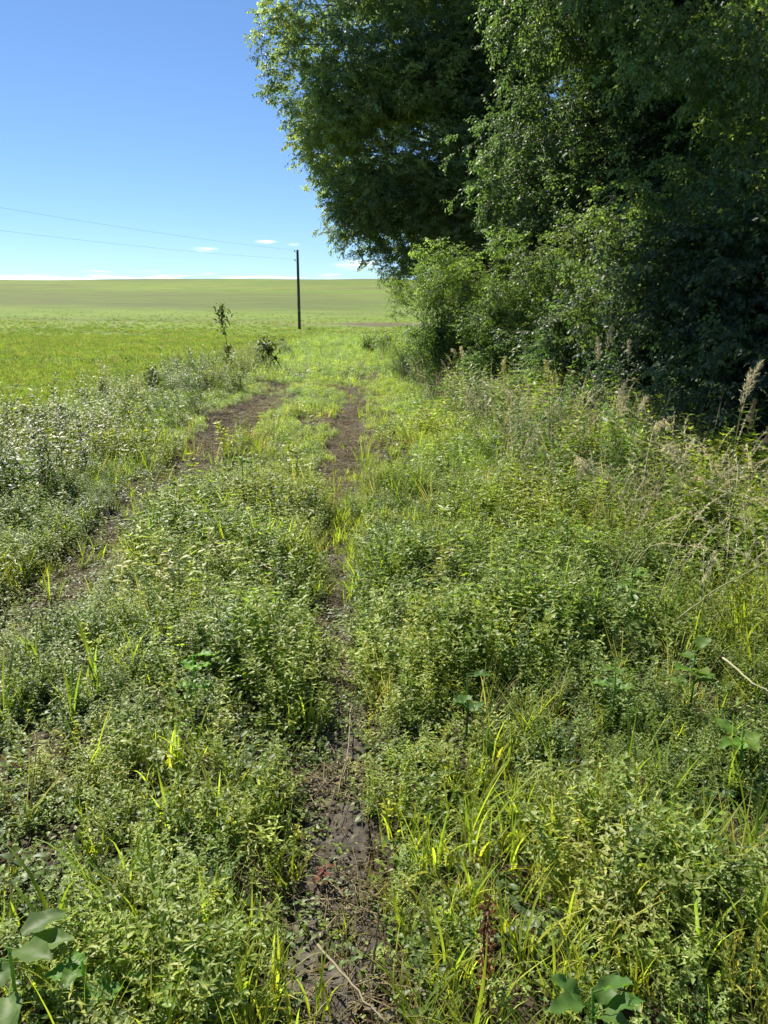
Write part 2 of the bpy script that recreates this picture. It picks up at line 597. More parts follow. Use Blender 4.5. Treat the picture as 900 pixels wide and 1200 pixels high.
# ------------------------------------------------------------------ ground sheet
def build_ground():
    xs = np.concatenate([-np.geomspace(12, 900, 42)[::-1], np.arange(-11.8, 8, 0.11), np.geomspace(8.1, 900, 42)])
    ys = np.concatenate([np.linspace(-250, -4, 14), np.arange(-3, 18, 0.11), np.geomspace(18.2, 60, 70), np.linspace(61, 300, 140), np.geomspace(306, 1500, 24)])
    X, Y = np.meshgrid(xs, ys)
    x, y = X.ravel(), Y.ravel()
    V = np.stack([x, y, H(x, y)], 1)
    nx, ny = len(xs), len(ys)
    i = (np.arange(ny - 1)[:, None] * nx + np.arange(nx - 1)[None]).ravel()
    mb = MB()
    mb.add(V, (0, 0, 0), None, np.stack([i, i + 1, i + nx + 1, i + nx], 1))
    me = mb.mesh('ground', M_GROUND, True)
    wob = (vnoise(x, y, 1.5, 9) - 0.5) * 1.2
    field = np.maximum(sstep(field_edge(y) - x + wob, -0.4, 0.5), sstep(y + wob * 4, 22, 36) * sstep(wood_edge(y) - x, -0.5, 0.6))
    field = np.maximum(field, sstep(y, 52, 62))
    b1 = y + 30 * (vnoise(x, y, 45, 21) - 0.5) + 10 * (vnoise(x, y, 14, 22) - 0.5) + 0.06 * x
    fal = sstep(b1, 112, 128) * sstep_dn(b1, 150, 172) * sstep_dn(x, -12, 14) * 0.6
    fal = np.maximum(fal, sstep(b1, 175, 205) * (0.15 + 0.6 * vnoise(x, y, 30, 24)))
    fal = np.maximum(fal, 0.55 * sstep(y, 95, 130) * sstep(vnoise(x * 0.4, y, 9, 27), 0.45, 0.7))
    d1 = y + 5 * (vnoise(x, y, 7, 31) - 0.5)
    strip = sstep(d1, 82, 85) * sstep_dn(d1, 89, 93) * sstep(x + 12 * (vnoise(x, y, 6, 33) - 0.5), -13, -4) * sstep(vnoise(x, y, 5, 35), 0.1, 0.5)
    strip = np.maximum(strip, 0.8 * sstep(d1, 142, 147) * sstep_dn(d1, 153, 160) * sstep(x, 6, 12))
    strip = np.maximum(strip, 0.7 * sstep(b1, 236, 243) * sstep(vnoise(x, y, 40, 36), 0.3, 0.7))
    z = np.stack([field, fal, strip, np.ones_like(x)], 1)
    a = me.color_attributes.new('zone', 'FLOAT_COLOR', 'POINT')
    a.data.foreach_set('color', z.astype(np.float32).ravel())
    o = link('ground', me)
    tag(o, kind='structure')


def build_rut(fn, name, y0, y1):
    """worn strip of bare earth, its edges ragged, lying 8 mm over the ground sheet"""
    ys = np.arange(y0, y1, 0.07)
    ts = np.linspace(-1, 1, 13)
    yy, tt = np.meshgrid(ys, ts, indexing='ij')
    hw = np.interp(ys, [0, 5, 8, 10, 16], [0.12, 0.12, 0.15, 0.22, 0.24]) * (0.75 + 0.5 * vnoise(ys, ys * 0 + 3, 0.8, 40)) * np.interp(ys, [y0, y0 + 1, y1 - 3, y1], [0.6, 1, 1, 0.15])
    xx = fn(yy) + tt * hw[:, None] + 0.06 * (vnoise(yy, tt * 4, 0.3, 41) - 0.5) * np.abs(tt)
    x, y = xx.ravel(), yy.ravel()
    z = H(x, y) + 0.008 + 0.03 * (vnoise(x, y, 0.12, 42) - 0.3) * (1 - np.abs(tt.ravel()) ** 3) + 0.02 * (vnoise(x, y, 0.05, 43) - 0.5) * (1 - np.abs(tt.ravel()) ** 3)
    nx, ny = len(ts), len(ys)
    i = (np.arange(ny - 1)[:, None] * nx + np.arange(nx - 1)[None]).ravel()
    mb = MB()
    mb.add(np.stack([x, y, z], 1), (0.1, 0.1, 0.1), None, np.stack([i, i + 1, i + nx + 1, i + nx], 1))
    tag(link(name, mb.mesh(name, M_SOIL)), kind='structure')


build_ground()
build_rut(rut_r, 'dirt_path', 0.6, 19)
build_rut(rut_l, 'dirt_path', 0.6, 19)

# ------------------------------------------------------------------ plant kinds for the scatter
def rvec(n, r):
    a = r.uniform(0, 2 * PI, n)
    return np.stack([np.cos(a), np.sin(a), 0 * a], 1)


def cvar(n, base, r, v=0.18, hue=0.10):
    c = np.tile(np.asarray(base, float), (n, 1))
    c *= r.uniform(1 - v, 1 + v, (n, 1))
    c[:, 0] *= r.uniform(1 - hue, 1 + hue * 1.6, n)
    c[:, 2] *= r.uniform(1 - hue, 1 + hue, n)
    return c


def weed_sprig(seed, h, leafL, branches, spread, base, wr=0.46, step=0.030):
    """upright soft weed: stem with pairs of pointed leaves set crosswise, and side shoots"""
    r = np.random.default_rng(seed)
    mb = MB()
    B, D, U, Ls = [], [], [], []

    def shoot(p0, d0, length, L0):
        n = max(3, int(length / step))
        p, d = np.array(p0, float), np.array(d0, float)
        pts = [p.copy()]
        rot = r.uniform(0, PI)
        for k in range(n):
            d = d + r.normal(0, 0.10, 3) + np.array([0, 0, 0.06])
            d /= np.linalg.norm(d)
            p = p + d * (length / n)
            pts.append(p.copy())
            t = (k + 1) / n
            if t < 0.12:
                continue
            rot += PI / 2 + r.normal(0, 0.3)
            for s_ in (0, PI):
                a = rot + s_ + r.normal(0, 0.2)
                o = np.array([math.cos(a), math.sin(a), r.uniform(-0.25, 0.45) + 0.35 * t])
                B.append(p.copy())
                D.append(o)
                U.append(np.array([r.normal(0, 0.25), r.normal(0, 0.25), 1.0]))
                Ls.append(L0 * (1.1 - 0.6 * abs(t - 0.45)) * r.uniform(0.7, 1.15))
        for q in range(3):
            a = rot + q * 2.1
            B.append(p.copy())
            D.append(np.array([math.cos(a), math.sin(a), 0.7]))
            U.append(np.array([0, 0, 1.0]))
            Ls.append(L0 * 0.5)
        mb.tube(np.array(pts)[::2] if len(pts) > 5 else pts, np.linspace(0.0022, 0.0010, len(np.array(pts)[::2]) if len(pts) > 5 else len(pts)), np.array(base) * np.array([1.2, 0.95, 1.1]), 3, False)
        return pts

    main = shoot((0, 0, -0.02), (r.normal(0, 0.15), r.normal(0, 0.15), 1), h, leafL)
    for b in range(branches):
        p0 = main[int(r.uniform(0.1, 0.75) * (len(main) - 1))]
        a = r.uniform(0, 2 * PI)
        shoot(p0, (math.cos(a) * spread, math.sin(a) * spread, 0.7), h * r.uniform(0.3, 0.6), leafL * 0.85)
    n = len(B)
    Ls = np.array(Ls)
    mb.leaves(B, D, U, Ls, Ls * wr * r.uniform(0.8, 1.15, n), cvar(n, base, r), 0.3, r.uniform(0.0, 0.45, n))
    return mb


def grass_tuft(seed, n, L, W, base, rad=0.04, bend=(0.1, 0.75), lean=0.35, K=5):
    r = np.random.default_rng(seed)
    mb = MB()
    d = rvec(n, r) * r.uniform(0.05, lean * 2, (n, 1)) + np.array([0, 0, 1.0])
    b = rvec(n, r) * r.uniform(0, rad, (n, 1)) + np.array([0, 0, -0.01])
    mb.blades(b, d, L * r.uniform(0.5, 1.1, n), W * r.uniform(0.6, 1.2, n), cvar(n, base, r, 0.2, 0.15), r.uniform(*bend, n), K)
    return mb


def rosette(seed, n, L, base):
    r = np.random.default_rng(seed)
    mb = MB()
    o = rvec(n, r)
    b = o * r.uniform(0, 0.09, (n, 1)) + np.stack([0 * o[:, 0], 0 * o[:, 0], r.uniform(0, 0.06, n)], 1)
    Ls = L * r.uniform(0.6, 1.2, n)
    mb.leaves(b, rvec(n, r) + np.stack([np.zeros(n), np.zeros(n), r.uniform(-0.1, 0.7, n)], 1), np.stack([r.normal(0, .3, n), r.normal(0, .3, n), np.ones(n)], 1), Ls, Ls * r.uniform(0.45, 0.7, n), cvar(n, base, r), 0.25, r.uniform(0.1, 0.5, n))
    return mb


def far_clump(seed, n, L, h, rad, base, ng=14, gcol=None):
    r = np.random.default_rng(seed)
    mb = MB()
    a = rvec(n, r) * (r.uniform(0, 1, (n, 1)) ** 0.6) * rad
    hh = h * (0.35 + 0.65 * r.uniform(0, 1, n)) * (1 - 0.5 * (np.linalg.norm(a, axis=1) / rad) ** 2)
    a[:, 2] = hh * r.uniform(0.25, 1.0, n) ** 0.6
    Ls = L * r.uniform(0.6, 1.25, n)
    mb.leaves(a, rvec(n, r) + np.stack([np.zeros(n), np.zeros(n), r.uniform(-0.2, 0.8, n)], 1), np.stack([r.normal(0, .35, n), r.normal(0, .35, n), np.ones(n)], 1), Ls, Ls * r.uniform(0.4, 0.6, n), cvar(n, base, r), 0.25, r.uniform(0.0, 0.4, n))
    if ng:
        b = rvec(ng, r) * r.uniform(0, rad * 0.8, (ng, 1))
        mb.blades(b, rvec(ng, r) * 0.3 + np.array([0, 0, 1.0]), h * r.uniform(0.6, 1.15, ng), 0.007, cvar(ng, gcol if gcol is not None else np.array(base) * 1.6, r), r.uniform(0.1, 0.6, ng), 4)
    return mb


def litter(seed, n, base):
    """flattened dead stalks and shrivelled leaves on bare earth"""
    r = np.random.default_rng(seed)
    mb = MB()
    for k in range(n):
        a = r.uniform(0, PI)
        c = np.array([r.normal(0, 0.07), r.normal(0, 0.07), r.uniform(0.004, 0.03)])
        v = np.array([math.cos(a), math.sin(a), r.normal(0, 0.12)]) * r.uniform(0.02, 0.09)
        m_ = c + r.normal(0, 0.008, 3)
        mb.tube([c - v, m_, c + v], r.uniform(0.0007, 0.0018), np.array(base) * r.uniform(0.5, 1.3), 3, False)
    q = n
    b = np.stack([r.normal(0, 0.08, q), r.normal(0, 0.08, q), r.uniform(0.0, 0.025, q)], 1)
    Ls = r.uniform(0.012, 0.032, q)
    mb.leaves(b, rvec(q, r), np.stack([r.normal(0, .5, q), r.normal(0, .5, q), np.ones(q)], 1), Ls, Ls * 0.5, cvar(q, np.array(base) * 0.6, r, 0.4), 0.6, 0.3)
    return mb


def clod(seed):
    r = np.random.default_rng(seed)
    mb = MB()
    for k in range(7):
        c = np.array([r.normal(0, 0.05), r.normal(0, 0.05), 0.004])
        s = r.uniform(0.004, 0.012)
        th = np.arange(6) * PI / 3
        ring = lambda rr, z: np.stack([rr * np.cos(th), rr * np.sin(th), np.full(6, z)], 1) * r.uniform(0.75, 1.2, (6, 1))
        V = np.concatenate([ring(0.9, -0.3), ring(1.0, 0.3), ring(0.5, 0.8)]) * s + c
        q = [(i * 6 + j, i * 6 + (j + 1) % 6, i * 6 + 6 + (j + 1) % 6, i * 6 + 6 + j) for i in range(2) for j in range(6)]
        mb.add(V, (0.12, 0.1, 0.08), [(12, 12 + j, 13 + j) for j in range(1, 5)], q)
    return mb


G_WEED = (0.160, 0.230, 0.042)
G_PALE = (0.235, 0.300, 0.076)
G_LIME = (0.265, 0.330, 0.044)
G_BLUE = (0.118, 0.186, 0.052)
G_DRY = (0.30, 0.25, 0.13)

near_weeds = [weed_sprig(100 + i, h, lf, br, 0.8, b, wr).mesh('soft_weed', M_WEED) for i, (h, lf, br, b, wr) in enumerate([
    (0.26, 0.034, 3, G_WEED, 0.46), (0.32, 0.038, 4, G_PALE, 0.42), (0.22, 0.030, 4, G_WEED, 0.5), (0.28, 0.042, 3, G_PALE, 0.38),
    (0.30, 0.032, 5, G_BLUE, 0.5), (0.20, 0.028, 3, G_PALE, 0.55), (0.34, 0.045, 3, G_WEED, 0.34), (0.25, 0.036, 4, G_LIME, 0.42),
    (0.36, 0.052, 3, G_PALE, 0.22), (0.30, 0.048, 3, G_WEED, 0.5), (0.38, 0.036, 4, G_PALE, 0.30), (0.32, 0.034, 4, G_PALE, 0.36)])]
near_grass = [grass_tuft(200 + i, n, L, W, b, 0.05).mesh('grass_tuft', M_GRASS) for i, (n, L, W, b) in enumerate([
    (14, 0.26, 0.006, G_LIME), (18, 0.20, 0.005, G_PALE), (10, 0.32, 0.008, G_LIME), (12, 0.24, 0.0045, (0.2, 0.2, 0.06)), (9, 0.30, 0.011, G_LIME)])]
low_cover = [rosette(300 + i, n, L, b).mesh('low_herb', M_WEED) for i, (n, L, b) in enumerate([
    (26, 0.026, G_BLUE), (30, 0.022, G_WEED), (20, 0.032, (0.075, 0.125, 0.036)), (24, 0.024, G_BLUE)])]
litters = [litter(400 + i, 14, b).mesh('plant_litter', M_DRY) for i, b in enumerate([G_DRY, (0.2, 0.15, 0.08), (0.36, 0.31, 0.18)])]
clods = [clod(450 + i).mesh('soil_crumbs', M_SOIL) for i in range(3)]
mid_clumps = [far_clump(500 + i, n, L, h, rad, b, g).mesh('weed_clump', M_WEED) for i, (n, L, h, rad, b, g) in enumerate([
    (120, 0.040, 0.34, 0.17, G_WEED, 4), (130, 0.038, 0.30, 0.19, G_PALE, 5), (110, 0.044, 0.36, 0.16, G_BLUE, 3), (115, 0.036, 0.28, 0.18, G_LIME, 12), (95, 0.048, 0.4, 0.15, G_PALE, 5)])]
field_tufts = [grass_tuft(600 + i, n, L, W, b, 0.22, (0.1, 0.6), 0.4, 3).mesh('field_grass_tuft', M_GRASS) for i, (n, L, W, b) in enumerate([
    (44, 0.17, 0.012, (0.146, 0.218, 0.048)), (40, 0.20, 0.012, (0.168, 0.232, 0.052)), (46, 0.15, 0.013, (0.132, 0.206, 0.046)), (36, 0.18, 0.012, (0.20, 0.215, 0.085))])]

T_WEED = scatter_tree('set_weeds', near_weeds)
T_GRASS = scatter_tree('set_grass', near_grass)
T_LOW = scatter_tree('set_low', low_cover)
T_LIT = scatter_tree('set_litter', litters)
T_CLOD = scatter_tree('set_clods', clods)
T_MID = scatter_tree('set_clumps', mid_clumps)
T_FIELD = scatter_tree('set_field', field_tufts)


def candidates(n, x0, x1, y0, y1):
    return rng.uniform(x0, x1, n), rng.uniform(y0, y1, n)


def in_view(x, y, m=1.3):
    return np.abs(x) < 0.60 * y + m


def rots(n, tilt=0.15):
    return np.stack([rng.normal(0, tilt, n), rng.normal(0, tilt, n), rng.uniform(0, 2 * PI, n)], 1)


def patch_col(x, y):
    """per-plant colour offset: yellower, drier and bluer patches of growth"""
    a, b, c = vnoise(x, y, 1.1, 51), vnoise(x, y, 0.6, 52), vnoise(x, y, 2.3, 53)
    yel = np.clip((a - 0.5) * 0.8, -0.2, 0.4) + rng.normal(0, 0.12, len(x))
    dry = np.clip((b - 0.76) * 2.0, 0, 0.35)
    v = (c - 0.5) * 0.25 + rng.normal(0, 0.1, len(x))
    return np.stack([yel * 0.6 + dry * 0.8 + v, yel * 0.35 + dry * 0.35 + v, -yel * 0.4 + dry * 0.8 + v], 1)


def keep(mask, *arrs):
    return [a[mask] for a in arrs]


def verge_height(x, y):
    """how tall the growth stands: higher towards the wood and in the left margin, low between the ruts"""
    rgt = sstep(x, 1.2, wood_edge(y) - 0.2)
    lft = sstep(rut_l(y) - x, 0.5, 1.8)
    mid = sstep(y, 5.5, 9) * sstep_dn(np.minimum(np.abs(x - rut_r(y)), np.abs(x - rut_l(y))), 0.5, 1.1)
    return 0.84 + 0.9 * rgt + 0.1 * lft + 0.5 * (vnoise(x, y, 0.9, 60) - 0.5) - 0.45 * mid + 0.22 * sstep_dn(np.abs(x - rut_r(y) + 0.36), 0.10, 0.32) * sstep_dn(y, 5, 7)


# weeds, near
def near_zone(kind):
    n0 = {'weed': 54000, 'low': 28000, 'grass': 34000}[kind]
    x, y = candidates(n0, -7, 7.4, 0.55, 9.6)
    m = in_view(x, y) & (rng.uniform(0, 1, n0) > sstep(y, 6.5, 9.6)) & (x < wood_edge(y) + 0.6)
    x, y = keep(m, x, y)
    rt = rutness(x, y)
    u = rng.uniform(0, 1, len(x))
    if kind == 'weed':
        dens = (1 - np.clip(rt * 1.5, 0, 1)) * (0.20 + 0.95 * sstep(vnoise(x, y, 0.34, 61), 0.25, 0.6))
    elif kind == 'low':
        dens = 0.8 - 0.22 * rt
    else:
        mid = sstep_dn(np.abs(x - rut_r(y) - 0.12), 0.1, 0.6) * sstep(y, 4.5, 6)
        dens = 0.22 + 0.7 * sstep(vnoise(x, y, 0.8, 62), 0.55, 0.8) + 0.6 * mid - 0.4 * rt * (1 - mid)
        dens = dens * (1 - 0.75 * rt * sstep_dn(y, 4.5, 5.5))
    x, y, rt = keep(u < dens, x, y, rt)
    n = len(x)
    s = verge_height(x, y) * rng.uniform(0.6, 1.2, n) * (0.5 + 0.85 * vnoise(x, y, 0.36, 65))
    if kind == 'low':
        s = rng.uniform(0.7, 1.3, n) * (1 - 0.35 * rt)
    if kind == 'weed':
        edge = rutness(x, y)
        s = s * (1 - 0.45 * np.clip(edge * 2, 0, 1)) * np.interp(y, [0.6, 1.6, 3.2], [0.58, 0.66, 1.0])
    return x, y, s, rt


x, y, s, rt = near_zone('weed')
WEEDS = [np.stack([x, y, H(x, y)], 1), rots(len(x)), s, patch_col(x, y)]
x, y, s, rt = near_zone('low')
LOWS = [np.stack([x, y, H(x, y)], 1), rots(len(x), 0.1), s, patch_col(x, y)]
x, y, s, rt = near_zone('grass')
GRS = [np.stack([x, y, H(x, y)], 1), rots(len(x)), s * 0.9, patch_col(x, y)]
tag(scatter('ground_cover_weeds', T_WEED, 12, *WEEDS), 'knee-high carpet of soft small-leaved green weeds beside the wheel ruts', 'weeds', kind='stuff')
tag(scatter('ground_cover_herbs', T_LOW, 4, *LOWS), 'low creeping herbs covering the soil under the taller weeds', 'weeds', kind='stuff')
lime = [grass_tuft(250 + i, n, L, W, b, 0.03, (0.05, 0.5), 0.28, 6).mesh('lime_tuft', M_GRASS) for i, (n, L, W, b) in enumerate([
    (12, 0.34, 0.006, (0.20, 0.27, 0.04)), (14, 0.28, 0.005, (0.21, 0.26, 0.05)), (9, 0.38, 0.008, (0.18, 0.26, 0.035)), (12, 0.32, 0.005, (0.30, 0.29, 0.14))])]
T_LIME = scatter_tree('set_lime', lime)
x, y = candidates(5200, -7, 6, 0.7, 13)
x, y = keep(in_view(x, y) & (x < wood_edge(y)) & (rng.uniform(0, 1, len(x)) < sstep(vnoise(x, y, 0.55, 71), 0.45, 0.8) * (1 - rutness(x, y))), x, y)
tag(scatter('upright_grass', T_LIME, 4, np.stack([x, y, H(x, y)], 1), rots(len(x)), rng.uniform(0.7, 1.15, len(x)), patch_col(x, y) * 0.5), 'scattered upright lime grass blades standing over the weeds', 'grass', kind='stuff')
herb = [weed_sprig(270 + i, h, lf, br, 0.7, b, wr, 0.05).mesh('large_herb', M_WEED) for i, (h, lf, br, b, wr) in enumerate([
    (0.36, 0.066, 2, G_LIME, 0.46), (0.42, 0.075, 2, G_PALE, 0.36), (0.34, 0.060, 3, G_WEED, 0.52), (0.44, 0.058, 3, G_BLUE, 0.4), (0.40, 0.070, 1, (0.24, 0.26, 0.05), 0.42)])]
T_HERB = scatter_tree('set_herbs', herb)
x, y = candidates(5000, -7, 6, 3.2, 12)
x, y = keep(in_view(x, y) & (x < wood_edge(y)) & (rng.uniform(0, 1, len(x)) < sstep(vnoise(x, y, 0.7, 72), 0.45, 0.8) * (1 - np.clip(1.6 * rutness(x, y), 0, 1)) * sstep(np.abs(x - rut_r(y)), 0.3, 0.55)), x, y)
tag(scatter('larger_weeds', T_HERB, 5, np.stack([x, y, H(x, y)], 1), rots(len(x)), rng.uniform(0.65, 1.2, len(x)) * np.interp(y, [3.2, 5], [0.6, 1.0]), patch_col(x, y)), 'larger-leaved weeds rising in groups above the carpet', 'weeds', kind='stuff')
tag(scatter('grass', T_GRASS, 5, *GRS), 'thin yellow-green grass blades growing among the near weeds', 'grass', kind='stuff')

# weeds, middle distance along the track
x, y = candidates(32000, -16, 9, 6.2, 20)
x, y = keep(in_view(x, y, 1.0) & (x > field_edge(y) - 0.4 + rng.normal(0, .35, len(x))) & (x < wood_edge(y) + 2.5), x, y)
rt = rutness(x, y)
x, y = keep(rng.uniform(0, 1, len(x)) < (1 - np.clip(rt * 1.25, 0, 0.985)) * (0.35 + 0.9 * vnoise(x, y, 0.6, 64)) * sstep(y, 6.0, 9.0), x, y)
dull = sstep(rut_l(y) - x, 0.3, 1.0)[:, None] * np.array([-0.32, -0.28, -0.3])
s = verge_height(x, y) * rng.uniform(0.55, 1.05, len(x)) * (1 - 0.6 * np.clip(rutness(x, y) * 2, 0, 1))
tag(scatter('track_side_weeds', T_MID, 5, np.stack([x, y, H(x, y)], 1), rots(len(x), 0.1), s, patch_col(x, y) + dull), 'mixed weeds and grass lining the track in the middle distance', 'weeds', kind='stuff')

x, y = candidates(9000, -16, 9, 19, 62)
x, y = keep(in_view(x, y, 1.0) & (x > field_edge(y) + rng.normal(0, .6, len(x))) & (x < wood_edge(y) + 2.0), x, y)
s = (0.8 + 0.5 * verge_height(x, y)) * rng.uniform(0.7, 1.25, len(x)) * np.interp(y, [19, 30, 62], [0.85, 0.85, 0.7])
tag(scatter('distant_track_weeds', T_MID, 5, np.stack([x, y, H(x, y)], 1), rots(len(x), 0.1), s, patch_col(x, y) + np.array([-0.05, 0.0, 0.0])), 'yellow-green weeds where the track fades towards the pole', 'weeds', kind='stuff')

# tall half-dry grass and weeds along the foot of the wood
tall = [grass_tuft(800 + i, n, L, W, b, 0.07, (0.1, 0.7), 0.3, 6).mesh('tall_grass_tuft', M_DRY) for i, (n, L, W, b) in enumerate([
    (14, 0.72, 0.006, (0.36, 0.34, 0.24)), (14, 0.60, 0.007, (0.24, 0.27, 0.10)), (12, 0.85, 0.005, (0.42, 0.40, 0.30)), (14, 0.55, 0.008, (0.20, 0.26, 0.07))])]
T_TALL = scatter_tree('set_tall', tall)
x, y = candidates(15000, -1, 7, 3.4, 24)
e = x - wood_edge(y)
x, y = keep(in_view(x, y, 0.6) & (rng.uniform(0, 1, len(x)) < 0.85 * sstep(e, -1.9, -0.6) * sstep_dn(e, 0.4, 1.1) * sstep(vnoise(x, y, 0.7, 69), 0.3, 0.65)), x, y)
tag(scatter('tall_grass', T_TALL, 4, np.stack([x, y, H(x, y)], 1), rots(len(x)), rng.uniform(0.7, 1.35, len(x)), patch_col(x, y) * 0.5), 'tall half-dry straw-coloured grass along the foot of the wood', 'grass', kind='stuff')
tallw = [weed_sprig(850 + i, h, lf, 6, 0.7, b, wr, 0.05).mesh('tall_weed_plant', M_WEED) for i, (h, lf, b, wr) in enumerate([(0.75, 0.062, G_WEED, 0.4), (0.62, 0.055, G_PALE, 0.42), (0.85, 0.070, G_BLUE, 0.36), (0.7, 0.06, G_LIME, 0.4)])]
T_TALLW = scatter_tree('set_tall_weeds', tallw)
x, y = candidates(24000, -1, 7, 3.4, 40)
e = x - wood_edge(y)
x, y = keep(in_view(x, y, 0.6) & (rng.uniform(0, 1, len(x)) < 0.8 * sstep(e, -2.1, -0.3) * sstep_dn(e, 0.8, 1.6) * (0.25 + 0.75 * vnoise(x, y, 0.9, 70))), x, y)
tag(scatter('tall_weeds', T_TALLW, 4, np.stack([x, y, H(x, y)], 1), rots(len(x)), rng.uniform(0.6, 1.25, len(x)) * np.interp(y, [3.4, 5.5, 9], [0.6, 0.95, 1.1]), patch_col(x, y) + np.array([-0.15, -0.08, 0.0])), 'waist-high leafy weeds crowding the foot of the bushes', 'weeds', kind='stuff')
x, y = candidates(6500, -9, 0, 6, 34)
e = x - field_edge(y)
x, y = keep(in_view(x, y, 0.6) & (rng.uniform(0, 1, len(x)) < sstep(e, -0.8, 0.0) * sstep_dn(x - rut_l(y), -1.2, -0.5) * sstep(vnoise(x, y, 0.8, 74), 0.45, 0.85) * 0.7), x, y)
tag(scatter('spindly_weeds', T_TALLW, 4, np.stack([x, y, H(x, y)], 1), rots(len(x)), rng.uniform(0.6, 1.25, len(x)), patch_col(x, y) - 0.45), 'ragged strip of spindly weeds between the left rut and the field', 'weeds', kind='stuff')

# thin straw stems with drooping open heads, thick along the foot of the wood
def straw(seed, n, L):
    r = np.random.default_rng(seed)
    mb = MB()
    for k in range(n):
        a = r.uniform(0, 2 * PI)
        o = np.array([math.cos(a), math.sin(a), 0])
        p = o * r.uniform(0, 0.06)
        ln = L * r.uniform(0.7, 1.1)
        t = np.linspace(0, 1, 8)
        lean, ar = r.uniform(0.05, 0.28), r.uniform(0.05, 0.4)
        pts = p + o * (lean * ln * t + ar * ln * t ** 4)[:, None] + np.array([0, 0, 1.0]) * (ln * (t - 0.45 * ar * t ** 5))[:, None]
        c = np.array((0.52, 0.50, 0.33)) * r.uniform(0.7, 1.2)
        mb.tube(pts, np.linspace(0.0022, 0.0009, 8), c, 3, False)
        q = 46
        w = r.uniform(0.74, 1.0, q)
        pos = np.stack([np.interp(w, t, pts[:, j]) for j in range(3)], 1)
        d = r.normal(0, 1, (q, 3))
        ax = pts[-1] - pts[-2]
        ax /= np.linalg.norm(ax)
        mb.leaves(pos, ax + d * 0.45, r.normal(0, 1, (q, 3)), r.uniform(0.012, 0.03, q), 0.0035, c * r.uniform(0.9, 1.35, (q, 1)), 0.2, 0.2)
    return mb


straws = [straw(880 + i, n, L).mesh('straw_stems', M_DRY) for i, (n, L) in enumerate([(4, 0.85), (3, 1.05), (5, 0.7), (3, 0.95)])]
T_STRAW = scatter_tree('set_straw', straws)
x, y = candidates(5600, 0, 5, 3.4, 22)
e = x - wood_edge(y)
x, y = keep(in_view(x, y, 0.6) & (rng.uniform(0, 1, len(x)) < 0.8 * sstep(e, -2.3, -0.7) * sstep_dn(e, 0.2, 0.8) * sstep(vnoise(x, y, 0.6, 76), 0.3, 0.75)), x, y)
tag(scatter('straw_grass', T_STRAW, 4, np.stack([x, y, H(x, y)], 1), rots(len(x)), rng.uniform(0.7, 1.15, len(x))), 'thin straw stems with drooping heads in front of the dark wood', 'grass', kind='stuff')

# undergrowth on the floor of the wood
x, y = candidates(12000, 0, 20, 3, 44)
x, y = keep(in_view(x, y, 2.0) & (x > wood_edge(y) + 0.3) & (x < wood_edge(y) + 9), x, y)
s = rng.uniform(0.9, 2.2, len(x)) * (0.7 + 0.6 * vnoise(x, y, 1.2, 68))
tag(scatter('undergrowth', T_MID, 5, np.stack([x, y, H(x, y)], 1), rots(len(x), 0.15), s, patch_col(x, y) * 0.5 - 0.4), 'dark shaded undergrowth on the floor of the wood', 'undergrowth', kind='stuff')  # same clumps as the track side, wood shade put into the darker tint

# grass of the open field
px_, ps_ = [], []
for (n, y0, y1, sc_) in ((15000, 10, 26, 0.85), (15000, 26, 60, 1.25), (15000, 60, 125, 1.3)):
    x, y = candidates(n, -0.62 * y1 - 2, 0.2 * y1 if y1 > 70 else 8, y0, y1)
    m = (np.abs(x) < 0.6 * y + 1.5) & ((x < field_edge(y) + 0.3) | (y > 55)) & ~((y < 66) & (x > wood_edge(y) - 1))
    m &= rng.uniform(0, 1, n) > sstep(y, 65, 122)
    m &= ~((y > 82) & (y < 91) & (x > -9 + 3 * np.sin(y)) & (rng.uniform(0, 1, n) < 0.85))
    x, y = keep(m, x, y)
    px_.append(np.stack([x, y, H(x, y)], 1))
    ps_.append(sc_ * rng.uniform(0.6, 1.15, len(x)) * (0.7 + 0.6 * vnoise(x, y, 3, 66)) * np.interp(y, [0, 80, 125], [1, 1, 0.45]))
pos, s = np.concatenate(px_), np.concatenate(ps_)
pc = np.stack([0.35 * (vnoise(pos[:, 0] * 0.4, pos[:, 1], 4, 67) - 0.45), 0.25 * (vnoise(pos[:, 0] * 0.4, pos[:, 1], 4, 67) - 0.45), 0 * s], 1)
far = sstep(pos[:, 1], 70, 105)[:, None]
pc = pc * (1 - far) + far * (np.array([-0.05, -0.05, 0.0]) + pc * 1.5)
tag(scatter('field_grass', T_FIELD, 4, pos, rots(len(pos), 0.1), s, pc), 'short bright green grass of the open field left of the track', 'grass', kind='stuff')

# dead stalks and crumbs of earth in the ruts
x, y = candidates(24000, -6, 3, 0.7, 19)
rt = rutness(x, y)
x, y = keep(in_view(x, y) & (rng.uniform(0, 1, len(x)) < 0.08 + rt * 0.9), x, y)
tag(scatter('plant_litter', T_LIT, 3, np.stack([x, y, H(x, y) + 0.01], 1), rots(len(x), 0.05), rng.uniform(0.7, 1.3, len(x))), 'dead straw and shrivelled leaves scattered along the wheel ruts', 'litter', kind='stuff')
x, y = candidates(5000, -6, 1, 0.7, 19)
rt = rutness(x, y)
x, y = keep(in_view(x, y) & (rng.uniform(0, 1, len(x)) < rt * 0.8), x, y)
tag(scatter('soil_crumbs', T_CLOD, 3, np.stack([x, y, H(x, y) + 0.012], 1), rots(len(x), 0.05), rng.uniform(0.6, 1.4, len(x))), 'crumbs of dry brown soil lying in the wheel ruts', 'soil', kind='stuff')

